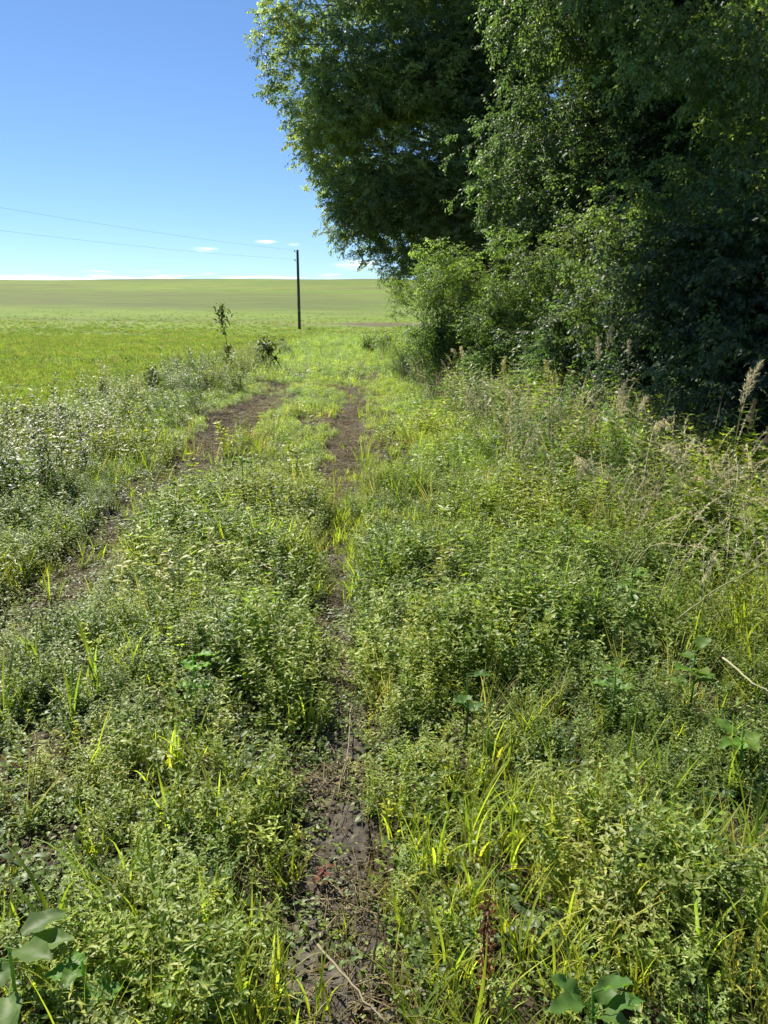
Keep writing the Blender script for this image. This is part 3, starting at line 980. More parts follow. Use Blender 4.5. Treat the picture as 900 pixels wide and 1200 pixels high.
# ------------------------------------------------------------------ trees and shrubs
def leaf_spray(seed, length, twigs, leafL, base, wr=0.66, droop=0.5):
    """leafy branchlet growing along +X, side twigs hanging, alternate pointed leaves"""
    r = np.random.default_rng(seed)
    mb = MB()
    B, D, U, Ls = [], [], [], []

    def twig(p0, d0, ln):
        n = max(3, int(ln / 0.036))
        p, d = np.array(p0, float), np.array(d0, float)
        pts = [p.copy()]
        for k in range(n):
            d = d + r.normal(0, 0.12, 3) + np.array([0, 0, -droop * 0.12])
            d /= np.linalg.norm(d)
            p = p + d * (ln / n)
            pts.append(p.copy())
            a = np.cross(d, (0, 0, 1))
            a = a / (np.linalg.norm(a) + 1e-6) * (1 if k % 2 else -1)
            B.append(p.copy())
            D.append(a * r.uniform(0.5, 1.1) + d * r.uniform(0.2, 0.8) + np.array([0, 0, r.uniform(-0.9, 0.15)]))
            U.append(np.array([r.normal(0, .5), r.normal(0, .5), 1.0]))
            Ls.append(leafL * r.uniform(0.65, 1.15))
        sel = pts[::2] if len(pts) > 4 else pts
        mb.tube(sel, np.linspace(0.0028, 0.0011, len(sel)), (0.05, 0.04, 0.028), 3, False)
        return pts

    main = twig((0, 0, 0), (1, 0, 0.15), length)
    for t in range(twigs):
        p0 = main[int(r.uniform(0.1, 0.8) * (len(main) - 1))]
        a = r.uniform(0.4, 1.2) * (1 if t % 2 else -1)
        twig(p0, (math.cos(a), math.sin(a), r.uniform(-0.4, 0.35)), length * r.uniform(0.35, 0.65))
    n = len(B)
    Ls = np.array(Ls)
    mb.leaves(B, D, U, Ls, Ls * wr * r.uniform(0.8, 1.15, n), cvar(n, base, r, 0.22, 0.12), 0.22, r.uniform(0, 0.35, n), (0.34, 0.62), (1.0, 0.74))
    return mb


L_BIRCH = (0.195, 0.270, 0.150)
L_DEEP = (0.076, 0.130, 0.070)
L_YOUNG = (0.122, 0.200, 0.068)
birch_sprays = [leaf_spray(700 + i, ln, tw, lf, L_BIRCH, 0.68, dr).mesh('birch_spray', M_TREE) for i, (ln, tw, lf, dr) in enumerate([
    (0.46, 4, 0.080, 0.3), (0.52, 5, 0.076, 0.5), (0.40, 4, 0.088, 0.2), (0.50, 4, 0.078, 0.8), (0.44, 6, 0.074, 0.4)])]
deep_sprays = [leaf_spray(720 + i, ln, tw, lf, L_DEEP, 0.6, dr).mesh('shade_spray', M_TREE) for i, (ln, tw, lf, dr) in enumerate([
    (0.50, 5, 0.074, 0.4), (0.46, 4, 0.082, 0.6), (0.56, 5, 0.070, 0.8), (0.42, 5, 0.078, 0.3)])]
young_sprays = [leaf_spray(740 + i, ln, tw, lf, L_YOUNG, 0.62, dr).mesh('young_spray', M_TREE) for i, (ln, tw, lf, dr) in enumerate([
    (0.34, 4, 0.056, 0.0), (0.40, 4, 0.060, 0.2), (0.30, 5, 0.052, -0.3), (0.38, 3, 0.064, 0.1)])]
T_BIRCH = scatter_tree('set_birch', birch_sprays)
T_DEEP = scatter_tree('set_deep', deep_sprays)
T_YOUNG = scatter_tree('set_young', young_sprays)

EDGE_Y = [-420, -220, -60, 0, 45, 95, 110, 130, 165, 182, 210, 240, 272, 292, 303, 318, 332, 345]
EDGE_X = [430, 360, 322, 314, 300, 303, 318, 330, 345, 362, 378, 380, 374, 386, 418, 440, 452, 470]


def edge_x(py):
    return np.interp(py, EDGE_Y, EDGE_X)


def lobes_px(rows):
    return [(P(a, b, Y), r) for a, b, Y, r in rows]


def px_radius(c, r):
    return 900 * r / np.linalg.norm(np.array(c) - np.array((0, 0, EYE)))


def fill_lobes(seed, n, sample, rmin, rmax, ok):
    r_ = np.random.default_rng(seed)
    out, tries = [], 0
    while len(out) < n and tries < 6000:
        tries += 1
        c = sample(r_)
        r = r_.uniform(rmin, rmax)
        a, b = pix(c)
        if ok(a[0], b[0], px_radius(c, r)) and c[2] - r * 0.8 > Hs(c[0], c[1]) + 0.2 and all(np.linalg.norm(c - q) > 0.55 * min(r, s) for q, s in out):
            out.append((c, r))
    return out


def crown_points(lobes, dens, seed, flat=0.85):
    r_ = np.random.default_rng(seed)
    Ps, Rs, Ss, Cs = [], [], [], []
    for c, r in lobes:
        n = int(dens * 4 * PI * r * r) + 6
        d = r_.normal(0, 1, (n, 3))
        d /= np.linalg.norm(d, axis=1, keepdims=True)
        lump = 0.62 + 0.75 * vnoise(d[:, 0] * 2 + c[0] * 3, d[:, 1] * 2 + d[:, 2] * 2.3, 0.7, seed)
        rad = r * lump * (0.45 + 0.55 * r_.uniform(0, 1, n) ** 0.5)
        rad = np.where(r_.uniform(0, 1, n) < 0.07, r * r_.uniform(1.05, 1.5, n), rad)
        Ps.append(c + d * rad[:, None] * np.array([1, 1, flat]))
        yaw = np.arctan2(d[:, 1], d[:, 0]) + r_.normal(0, 0.55, n)
        pitch = 0.30 - 0.55 * d[:, 2] + r_.normal(0, 0.3, n)
        Rs.append(np.stack([r_.normal(0, 0.4, n), pitch, yaw], 1))
        Ss.append(r_.uniform(0.7, 1.15, n) * min(1.0, 0.55 + 0.5 * r))
        tint = r_.normal(0, 0.13)
        yel = r_.uniform(-0.15, 0.35)
        Cs.append(np.tile([tint + yel, tint + yel * 0.6, tint - yel * 0.2], (n, 1)) + r_.normal(0, 0.08, (n, 1)))
    return np.concatenate(Ps), np.concatenate(Rs), np.concatenate(Ss), np.clip(np.concatenate(Cs), -0.6, 1.2)


def tree(name, label, cat, base, height, r0, lobes, node, nproto, dens, bark, seed, group=None, lean=(0, 0), stems=1, pc=(0, 0, 0)):
    r_ = np.random.default_rng(seed)
    bx_, by_ = base
    z0 = Hs(bx_, by_)
    root = thing(name, label, cat, (bx_, by_, z0), group)
    o3 = np.array((bx_, by_, z0))
    tr = MB()
    axes = []
    for s in range(stems):
        off = np.array([r_.normal(0, 0.12), r_.normal(0, 0.12), 0]) if stems > 1 else np.zeros(3)
        ln = np.array([lean[0] + (r_.normal(0, 0.25) if stems > 1 else 0), lean[1] + (r_.normal(0, 0.25) if stems > 1 else 0)])
        t = np.linspace(0, 1, 9)
        pts = np.stack([off[0] + ln[0] * height * t ** 1.4 + 0.02 * height * np.sin(t * 5 + s), off[1] + ln[1] * height * t ** 1.4 + 0.02 * height * np.cos(t * 4 + s), -0.15 + (height + 0.15) * t], 1)
        tr.tube(pts, r0 * (1 - 0.85 * t) * (1.25 - 0.25 * np.minimum(t * 6, 1)), (1, 1, 1), 9)
        axes.append(pts)
    link('trunk', tr.mesh('trunk', bark, True), root)
    lm = MB()
    for c, r in lobes:
        q = np.asarray(c) - o3
        ax = axes[int(r_.integers(0, len(axes)))]
        zt = np.clip(q[2] - 0.45 * np.hypot(*q[:2]), 0.15 * height, 0.92 * height)
        s = np.array([np.interp(zt, ax[:, 2], ax[:, k]) for k in range(3)])
        m1 = s * 0.6 + q * 0.4 + np.array([r_.normal(0, 0.12), r_.normal(0, 0.12), 0.18 * np.linalg.norm(q - s)])
        m2 = s * 0.25 + q * 0.75 + np.array([r_.normal(0, 0.12), r_.normal(0, 0.12), 0.12 * np.linalg.norm(q - s)])
        R = r0 * 0.32 * min(1, r)
        lm.tube([s, m1, m2, q], [R, R * 0.65, R * 0.4, R * 0.2], (1, 1, 1), 5, False)
        for k in range(7):
            d = r_.normal(0, 1, 3)
            d /= np.linalg.norm(d)
            a = m2 * 0.5 + q * 0.5 if k % 2 else q
            e = q + d * r * 0.85
            lm.tube([a, (a + e) / 2 + np.array([0, 0, 0.12 * r]), e], [R * 0.25, R * 0.16, R * 0.07], (1, 1, 1), 3, False)
    link('limbs', lm.mesh('limbs', bark, True), root)
    p, r, s, c = crown_points(lobes, dens, seed)
    crown = scatter('crown', node, nproto, p - o3, r, s, c + np.array(pc), root)
    tag(crown, kind='stuff')
    return root


# the big birch whose crown leans out over the track against the sky
hand = lobes_px([(352, -70, 25.2, 1.22), (358, 5, 24.7, 1.16), (344, 52, 24.7, 0.95), (352, 98, 24.8, 0.87), (385, 150, 24.6, 0.97), (392, 182, 24.4, 0.73), (416, 215, 24.4, 0.87), (414, 250, 24.4, 0.83),
                 (412, 277, 24.5, 0.60), (438, 300, 24.6, 0.39), (420, 110, 23.8, 1.10), (440, 40, 23.8, 1.22), (450, 180, 23.6, 0.97), (468, 240, 23.8, 0.85), (452, 312, 24.8, 0.31), (470, 285, 24.6, 0.7), (555, 60, 24.6, 1.1), (560, 130, 24.4, 1.1), (570, 10, 24.6, 1.1), (560, 200, 24.2, 1.0), (545, 265, 24, 0.9), (490, 300, 24.4, 0.7), (465, 322, 24.8, 0.35), (485, 330, 24.6, 0.5), (510, 310, 24, 0.7), (448, 268, 24.4, 0.6), (505, 140, 24.1, 1.03), (500, 205, 24.1, 0.97), (545, 175, 23.8, 1.03), (540, 240, 23.6, 0.97), (480, 100, 24.2, 0.97), (520, 285, 23.6, 0.76), (580, 120, 24.0, 1.08), (590, 210, 23.6, 1.08), (520, 60, 24.2, 1.08)])
ok1 = lambda a, b, r: a - 0.92 * r > edge_x(b) and a < 640 and b + r < (300 if a < 500 else 330)
rest = fill_lobes(1, 34, lambda g: P(g.uniform(380, 620), g.uniform(-30, 300), g.uniform(22.8, 28)), 0.95, 1.45, ok1)
tops = fill_lobes(2, 22, lambda g: P(g.uniform(360, 640), g.uniform(-330, -20), g.uniform(22.8, 28)), 1.05, 1.55, lambda a, b, r: a - 0.92 * r > edge_x(b))
tree('birch_tree', 'tall leaning birch with its crown hanging out over the track against the blue sky', 'tree', (4.1, 26.2), 15, 0.22, hand + rest + tops, T_BIRCH, 5, 12, M_BIRCH, 31, lean=(-0.10, -0.03))

ok2 = lambda a, b, r: a - r > edge_x(b) + 70 and a - r > 520


def ellipsoid(cx, cy, cz, rx, ry, rz):
    def f(g):
        d = g.normal(0, 1, 3)
        d /= np.linalg.norm(d)
        return np.array([cx, cy, cz]) + d * np.array([rx, ry, rz]) * g.uniform(0.45, 1.0)
    return f


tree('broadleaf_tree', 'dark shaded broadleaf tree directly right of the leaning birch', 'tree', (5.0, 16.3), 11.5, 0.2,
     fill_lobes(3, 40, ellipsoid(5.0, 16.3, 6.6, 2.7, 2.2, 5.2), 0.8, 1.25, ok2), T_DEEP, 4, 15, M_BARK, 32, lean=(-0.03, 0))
ok4 = lambda a, b, r: a - r > 650 and not (b < 240 and a < 700) and b < 330
near_l = lobes_px([(742, -6, 9.6, 0.36), (800, 30, 9.2, 0.5), (868, 20, 9.0, 0.6), (700, -22, 10, 0.34), (776, 78, 9.0, 0.30), (735, 100, 9.2, 0.16), (842, 88, 9.0, 0.40), (900, 70, 8.8, 0.5),
                   (762, 212, 9.5, 0.32), (828, 205, 9.0, 0.36), (890, 222, 8.6, 0.46), (722, 230, 10, 0.26), (886, 170, 9.0, 0.3), (800, 250, 9.4, 0.26), (850, 245, 9.2, 0.25), (735, 318, 10.5, 0.16), (690, 300, 11, 0.2)])
tree('overhanging_tree', 'nearest tree, its sunlit drooping branches entering from the upper corner', 'tree', (6.6, 10.6), 10.5, 0.19,
     near_l + [(np.array([a, b, c]), r) for a, b, c, r in ((1.4, 13.6, 8.6, 0.8), (3.6, 13.8, 9.2, 1.0), (2.6, 14.6, 9.3, 1.0), (4.8, 14.2, 10.0, 1.0), (0.3, 11.6, 7.3, 0.95), (0.5, 12.5, 8.3, 0.95), (0.2, 13.0, 9.0, 1.0))] + fill_lobes(4, 34, ellipsoid(6.4, 11.0, 6.2, 2.6, 2.4, 4.6), 0.7, 1.1, lambda a, b, r: a - r > 700 and b < 520), T_DEEP, 4, 15, M_BARK, 33, lean=(-0.06, -0.03), pc=(0.45, 0.4, 0.2))  # unseen high lobes over the verge are added to shade the undergrowth
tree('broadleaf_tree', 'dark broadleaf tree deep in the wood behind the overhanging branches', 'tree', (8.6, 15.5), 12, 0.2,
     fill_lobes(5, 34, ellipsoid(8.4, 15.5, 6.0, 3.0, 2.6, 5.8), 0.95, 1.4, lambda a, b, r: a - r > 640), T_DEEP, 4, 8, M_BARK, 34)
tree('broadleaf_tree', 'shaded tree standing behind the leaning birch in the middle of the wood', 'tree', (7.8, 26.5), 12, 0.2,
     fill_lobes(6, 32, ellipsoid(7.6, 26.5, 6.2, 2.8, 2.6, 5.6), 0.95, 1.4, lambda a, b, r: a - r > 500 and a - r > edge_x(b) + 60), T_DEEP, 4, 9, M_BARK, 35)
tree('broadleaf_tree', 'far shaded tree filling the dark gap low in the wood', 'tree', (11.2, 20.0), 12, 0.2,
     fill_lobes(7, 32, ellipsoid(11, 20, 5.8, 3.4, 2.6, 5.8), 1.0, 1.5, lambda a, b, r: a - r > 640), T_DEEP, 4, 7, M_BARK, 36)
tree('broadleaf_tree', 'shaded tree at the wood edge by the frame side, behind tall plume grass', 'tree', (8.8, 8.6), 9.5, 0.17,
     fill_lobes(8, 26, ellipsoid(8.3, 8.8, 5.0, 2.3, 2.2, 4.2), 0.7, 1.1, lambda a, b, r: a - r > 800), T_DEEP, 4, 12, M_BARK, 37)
tree('birch_tree', 'farther birch showing just beyond the light green bushes at the end of the wood', 'tree', (5.3, 34), 11, 0.18,
     fill_lobes(9, 26, ellipsoid(5.1, 34, 5.4, 2.3, 2.6, 4.8), 0.9, 1.3, lambda a, b, r: a - r > 478 and a - r > edge_x(b) + 40), T_BIRCH, 5, 11, M_BIRCH, 38)

# bushes along the foot of the wood
def shrub(label, base, h, rows, node, npr, dens, seed, pc=(0, 0, 0), name='leafy_shrub'):
    r_ = np.random.default_rng(seed + 900)
    lb = []
    for c, r in lobes_px(rows):
        for q in range(3):
            c2 = c + r_.normal(0, 0.8, 3) * r * np.array([1, 1.2, 0.9])
            c2[2] = max(c2[2], Hs(c2[0], c2[1]) + 0.12)
            lb.append((c2, r * r_.uniform(0.35, 0.85)))
    tree(name, label, 'shrub', base, h, 0.030, lb, node, npr, dens, M_BARK, seed, None, (0, 0), 5, pc)


shrub('light green bush at the end of the wood, under the hanging birch twigs', (1.15, 15.8), 2.2,
      [(502, 318, 15.8, 0.31), (520, 345, 15.6, 0.37), (492, 352, 16.0, 0.28), (520, 385, 15.6, 0.37), (490, 385, 16.2, 0.26), (545, 325, 15.6, 0.35), (548, 405, 15.4, 0.35), (550, 365, 15.3, 0.37), (474, 350, 16.4, 0.19), (515, 418, 15.6, 0.26), (478, 335, 16.8, 0.19), (500, 425, 15.6, 0.3), (530, 440, 15.2, 0.32), (560, 440, 15, 0.3), (508, 400, 15.5, 0.3), (540, 385, 15.3, 0.34), (530, 310, 15.8, 0.25)], T_YOUNG, 4, 62, 51)
shrub('light green bush in front of the dark trees, second from the end of the wood', (2.1, 13.8), 2.4,
      [(575, 318, 14.2, 0.37), (600, 345, 13.8, 0.39), (575, 362, 13.8, 0.37), (610, 382, 13.6, 0.39), (585, 405, 13.6, 0.37), (630, 322, 14.0, 0.33), (628, 360, 13.8, 0.35), (622, 418, 13.4, 0.33), (560, 425, 13.8, 0.26), (590, 300, 14.6, 0.30), (575, 440, 13.6, 0.32), (605, 445, 13.4, 0.32), (635, 450, 13.2, 0.3), (600, 415, 13.4, 0.34), (640, 395, 13.6, 0.34), (560, 395, 13.8, 0.3)], T_YOUNG, 4, 60, 52)
shrub('half-shaded bush between the light green bushes and the dark undergrowth', (2.75, 12.0), 2.2,
      [(650, 340, 12.2, 0.34), (668, 375, 11.8, 0.34), (655, 410, 11.6, 0.34), (690, 400, 11.8, 0.34), (640, 440, 11.4, 0.28), (680, 440, 11.4, 0.31), (700, 360, 12.2, 0.33), (645, 305, 12.6, 0.30)], T_YOUNG, 4, 46, 53, (-0.28, -0.22, 0))  # leaves of the light green bushes, half shade tinted into their colour
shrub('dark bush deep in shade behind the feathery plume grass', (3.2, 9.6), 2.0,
      [(740, 420, 9.6, 0.37), (715, 455, 9.2, 0.33), (760, 380, 9.8, 0.37), (780, 450, 9.4, 0.34), (745, 335, 10.2, 0.37), (790, 400, 9.8, 0.33), (700, 330, 10.6, 0.34), (745, 480, 9.2, 0.30)], T_DEEP, 4, 38, 54, (-0.3, -0.28, -0.15))  # part of the deep shade is painted in by the darker leaf tint
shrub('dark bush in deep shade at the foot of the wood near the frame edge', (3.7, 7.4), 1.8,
      [(830, 440, 7.6, 0.31), (870, 400, 7.6, 0.33), (890, 460, 7.2, 0.31), (850, 360, 8.0, 0.33), (820, 380, 8.2, 0.31), (905, 350, 7.8, 0.33), (800, 470, 7.7, 0.24), (860, 490, 7.2, 0.22), (800, 320, 8.6, 0.30)], T_DEEP, 4, 38, 55, (-0.3, -0.28, -0.15))  # leaf colour lowered to deepen the shade on this bush
shrub('small dusky bush beside the fading track, nearest to the wood end', (-0.55, 35.0), 1.0,
      [(433, 397, 35, 0.22), (436, 404, 35, 0.25), (431, 409, 35, 0.2)], T_DEEP, 4, 30, 56, (0.4, 0.3, 0.2))
shrub('small leaning dusky bush right of its twin by the fading track', (0.35, 30.0), 0.9,
      [(449, 400, 30, 0.16), (455, 407, 30, 0.22), (462, 413, 30, 0.2)], T_DEEP, 4, 30, 57, (0.5, 0.35, 0.3))


# shaded bushes that close the wood below the crowns
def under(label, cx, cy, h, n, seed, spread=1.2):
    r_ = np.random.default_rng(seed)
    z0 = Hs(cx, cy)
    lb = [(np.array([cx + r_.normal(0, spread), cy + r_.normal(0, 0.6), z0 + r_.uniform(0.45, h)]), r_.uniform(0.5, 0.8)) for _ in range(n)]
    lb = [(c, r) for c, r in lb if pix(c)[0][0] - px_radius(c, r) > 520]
    tree('shade_bush', label, 'shrub', (cx, cy), h * 0.8, 0.04, lb, T_DEEP, 4, 17, M_BARK, seed, None, (0, 0), 5, (-0.2, -0.18, -0.1))  # leaf tint lowered so the bushes carry painted shade


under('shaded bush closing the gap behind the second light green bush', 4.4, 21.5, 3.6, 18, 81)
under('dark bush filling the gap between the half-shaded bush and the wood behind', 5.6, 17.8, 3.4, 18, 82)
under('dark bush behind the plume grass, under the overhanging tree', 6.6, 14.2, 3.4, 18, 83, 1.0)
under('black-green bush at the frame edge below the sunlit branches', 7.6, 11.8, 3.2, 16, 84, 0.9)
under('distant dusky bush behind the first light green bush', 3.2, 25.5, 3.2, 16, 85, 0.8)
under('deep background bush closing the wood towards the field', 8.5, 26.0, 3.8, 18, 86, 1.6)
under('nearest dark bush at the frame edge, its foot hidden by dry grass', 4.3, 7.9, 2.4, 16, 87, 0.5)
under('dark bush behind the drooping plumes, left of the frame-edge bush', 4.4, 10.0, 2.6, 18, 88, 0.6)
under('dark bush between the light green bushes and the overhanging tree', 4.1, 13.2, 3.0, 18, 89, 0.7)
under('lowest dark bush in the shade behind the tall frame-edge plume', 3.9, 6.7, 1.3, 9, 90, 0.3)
# ------------------------------------------------------------------ pole and power lines
def solid(name, build, mat, parent=None, smooth=True, loc=(0, 0, 0)):
    mb = MB()
    build(mb)
    return link(name, mb.mesh(name, mat, smooth), parent, loc)


pb = P(351, 385, 78)
pb[2] = Hs(pb[0], pb[1])
pole = thing('utility_pole', 'slim dark wooden utility pole standing alone in the open field', 'pole', pb)
PH = 7.45
solid('shaft', lambda m: m.lathe([(0.155, -0.6), (0.15, 0.0), (0.145, 2.0), (0.13, 5.0), (0.115, PH - 0.06), (0.08, PH)], (1, 1, 1), 12), M_POLE, pole)
WDIR = np.array([-27.4, -52.0, 0])
WDIR = WDIR / np.linalg.norm(WDIR)
ATT = [PH - 0.12, PH - 0.95]
for zt in ATT:
    pin = solid('bracket', lambda m: m.tube([(-0.08, -0.05, zt - 0.10), (-0.24, -0.05, zt - 0.10), (-0.26, -0.05, zt - 0.02)], 0.018, (1, 1, 1), 6), M_STEEL, pole)
    solid('insulator', lambda m: m.lathe([(0.03, -0.06), (0.06, -0.05), (0.062, 0.0), (0.04, 0.02), (0.052, 0.04), (0.05, 0.08), (0.02, 0.11)], (1, 1, 1), 10, (-0.26, -0.05, zt)), M_PORC, pole)
solid('number_plate', lambda m: m.add([(-0.06, -0.165, 1.7), (0.06, -0.165, 1.7), (0.06, -0.165, 1.9), (-0.06, -0.165, 1.9), (-0.06, -0.14, 1.7), (0.06, -0.14, 1.7), (0.06, -0.14, 1.9), (-0.06, -0.14, 1.9)], (1, 1, 1), None,
      [(0, 1, 2, 3), (4, 7, 6, 5), (0, 3, 7, 4), (1, 5, 6, 2), (3, 2, 6, 7), (0, 4, 5, 1)]), M_STEEL, pole, False)
for zt, lab, (ex, ey) in ((ATT[0], 'upper of the two thin power lines sagging away from the utility pole', (0, 243)), (ATT[1], 'lower of the two thin power lines sagging away from the utility pole', (0, 270))):
    a = pb + np.array([-0.26, -0.05, zt + 0.09])
    b = P(ex, ey, 49.5)
    e = a + (b - a) * 2.05                 # the span goes on past the frame to a pole out of sight
    t = np.linspace(0, 1, 60)
    pts = a + (e - a) * t[:, None]
    sag = 0.75
    pts[:, 2] -= sag * 4 * t * (1 - t)
    pts[:, 2] += sag * 4 * 0.488 * 0.512 * np.minimum(t / 0.488, 1 + 0 * t) * 1.0
    tag(solid('power_line', lambda m: m.tube(pts, 0.006, (1, 1, 1), 5), M_WIRE), lab, 'power line')


# ------------------------------------------------------------------ single plants that stand out
def ground_at(px, py, Y=None, h=0.0):
    """spot on the ground seen at a pixel (marching the view ray down to the soil, h above it)"""
    if Y is None:
        for Y in np.arange(0.8, 120, 0.02):
            q = P(px, py, Y)
            if q[2] < Hs(q[0], q[1]) + h:
                break
    q = P(px, py, Y)
    return np.array([q[0], q[1], Hs(q[0], q[1])])


def part(root, name, mb, mat, smooth=False):
    return link(name, mb.mesh(name, mat, smooth), root)


def wide_grass(label, px, py, n, L, W, seed, h=0.0, col=(0.20, 0.28, 0.035), lean=0.3, bend=(0.1, 0.65)):
    r = np.random.default_rng(seed)
    b = ground_at(px, py, None, 0.26)
    root = thing('wide_bladed_grass', label, 'grass', b, 'single clumps of wide-bladed grass')
    for k in range(n):
        m = MB()
        d = rvec(1, r) * r.uniform(0.05, lean * 1.6) + np.array([[0, 0, 1.0]])
        m.blades(rvec(1, r) * r.uniform(0, 0.035) + np.array([[0, 0, -0.01]]), d, L * 1.35 * r.uniform(0.6, 1.05), W * 0.5 * r.uniform(0.75, 1.15), cvar(1, col, r), r.uniform(*bend), 7)
        part(root, 'blade', m, M_GRASS)
    return root


wide_grass('bright lime grass clump at the far left edge beside the left rut', 44, 735, 7, 0.30, 0.020, 1, 0.0)
wide_grass('bright lime grass clump just below and right of the leftmost one', 76, 785, 7, 0.30, 0.022, 2)
wide_grass('tall lime grass clump left of the track middle, with several upright blades', 112, 745, 8, 0.34, 0.020, 3)
wide_grass('upright lime grass blades a little right of the tall left clump', 152, 740, 6, 0.30, 0.018, 4)
wide_grass('lime grass clump with a pale bent blade in the left foreground', 120, 995, 7, 0.27, 0.022, 5)
wide_grass('tall thin-stalked lime grass in the left foreground, right of the pale bent blade', 168, 1050, 8, 0.36, 0.013, 6)
wide_grass('lime grass clump between two bushy weeds in the right verge', 640, 620, 12, 0.34, 0.018, 7)
wide_grass('row of lime grass blades right of the verge clump', 665, 660, 10, 0.32, 0.018, 8)
wide_grass('thin lime grass stalks beside the right rut', 550, 610, 6, 0.34, 0.015, 9)
wide_grass('lone upright lime blades in the right foreground carpet', 704, 1045, 4, 0.20, 0.020, 10)
wide_grass('spreading lime grass at the bottom of the right foreground', 495, 1105, 7, 0.16, 0.016, 11, 0, (0.16, 0.24, 0.03), 0.6, (0.2, 0.6))
wide_grass('leafy lime grass clump leaning over at the left edge of the foreground', 45, 1010, 8, 0.24, 0.022, 12, 0, (0.15, 0.23, 0.02), 0.6, (0.3, 0.7))
wide_grass('bright blade pair on the right side of the right rut', 432, 880, 4, 0.16, 0.014, 13)
wide_grass('lime grass clump beside the left rut where the soil shows', 58, 660, 5, 0.26, 0.016, 14)


def broad_plant(label, px, py, n, L, W, seed, h=0.0, col=(0.035, 0.075, 0.028), stem=0.16, name='broad_leaved_weed', upright=0.5):
    """dock-like weed: a short stem and a handful of large separate leaves"""
    r = np.random.default_rng(seed)
    stem += 0.05
    L, W = L * 0.85, W * 0.85
    b = ground_at(px, py, None, stem)
    root = thing(name, label, 'plant', b, 'broad-leaved weeds in the verge')
    m = MB()
    m.tube([(0, 0, -0.02), (0.005, 0, stem * 0.5), (0.0, 0.008, stem)], [0.005, 0.004, 0.003], np.array(col) * 1.3, 6)
    part(root, 'stem', m, M_BROAD, True)
    for k in range(n):
        a = k * 2.4 + r.uniform(-0.4, 0.4)
        z = stem * r.uniform(0.4, 1.0)
        d = np.array([math.cos(a), math.sin(a), r.uniform(0.1, upright)])
        l = L * r.uniform(0.7, 1.1)
        pet = np.array([0, 0, z]) + d * l * 0.35
        m = MB()
        m.tube([(0, 0, z), pet], [0.0022, 0.0016], np.array(col) * 1.5, 4, False)
        # blade: cross-sections with a sunken midrib and waved edges
        d /= np.linalg.norm(d)
        s = np.cross(d, (0, 0, 1.0))
        s /= np.linalg.norm(s)
        u = np.cross(s, d)
        T = np.linspace(0, 1, 9)
        V = []
        ph = r.uniform(0, 6)
        dr = r.uniform(0.1, 0.6)
        for t in T:
            w = W * 0.5 * r.uniform(0.94, 1.06) * (max(0.03, math.sin(PI * min(0.995, t * 0.97 + 0.03) ** 0.8)) ** 0.7)
            cpt = pet + d * l * t - u * dr * l * t * t * 0.6
            for q in (-1, -0.5, 0, 0.5, 1):
                V.append(cpt + s * w * q + u * (abs(q) * w * 0.35 + 0.006 * math.sin(ph + t * 14 + q * 2) * abs(q)))
        Q = [(i * 5 + j, i * 5 + j + 1, i * 5 + j + 6, i * 5 + j + 5) for i in range(8) for j in range(4)]
        m.add(V, cvar(1, col, r)[0], None, Q)
        part(root, 'leaf', m, M_BROAD, True)
    return root


DARK = (0.070, 0.140, 0.032)
broad_plant('dark broad-leaved weed standing alone in the carpet right of the rut', 548, 790, 7, 0.075, 0.058, 1, 0, DARK, 0.26)
broad_plant('broad-leaved weed with a large pale shining leaf at the right verge', 815, 765, 8, 0.10, 0.075, 2, 0, (0.096, 0.173, 0.033), 0.28)
broad_plant('rounded broad leaves just left of the pale shining leaf', 722, 775, 5, 0.07, 0.06, 3, 0, (0.104, 0.190, 0.039), 0.24)
broad_plant('dark arching broad leaves near the right edge below the shining leaf', 872, 852, 5, 0.10, 0.06, 4, 0, (0.112, 0.206, 0.033), 0.20)
broad_plant('large grey-green leaves cut by the lower left edge', 8, 1112, 6, 0.15, 0.075, 5, 0, (0.104, 0.173, 0.044), 0.20, upright=0.3)
broad_plant('dark glossy long leaves at the bottom edge right of centre', 695, 1165, 6, 0.12, 0.055, 6, 0, DARK, 0.12, upright=1.2)
broad_plant('broad dark leaves by the lime grass in the right verge', 742, 668, 7, 0.085, 0.07, 7, 0, (0.112, 0.198, 0.039), 0.32)
broad_plant('bright round-leaved weed left of the right rut in the mid carpet', 225, 770, 6, 0.075, 0.06, 8, 0, (0.128, 0.264, 0.033), 0.24)
broad_plant('broad leafy weed low in the left foreground carpet', 95, 1135, 6, 0.07, 0.05, 9, 0, (0.096, 0.198, 0.033), 0.18)
broad_plant('tall broad-leaved weed in the strip between the two ruts', 283, 535, 9, 0.10, 0.06, 10, 0, (0.112, 0.198, 0.044), 0.45)
broad_plant('small grey broad leaf weed at the bottom edge by the rut', 225, 1120, 5, 0.055, 0.04, 11, 0, (0.096, 0.181, 0.055), 0.14)


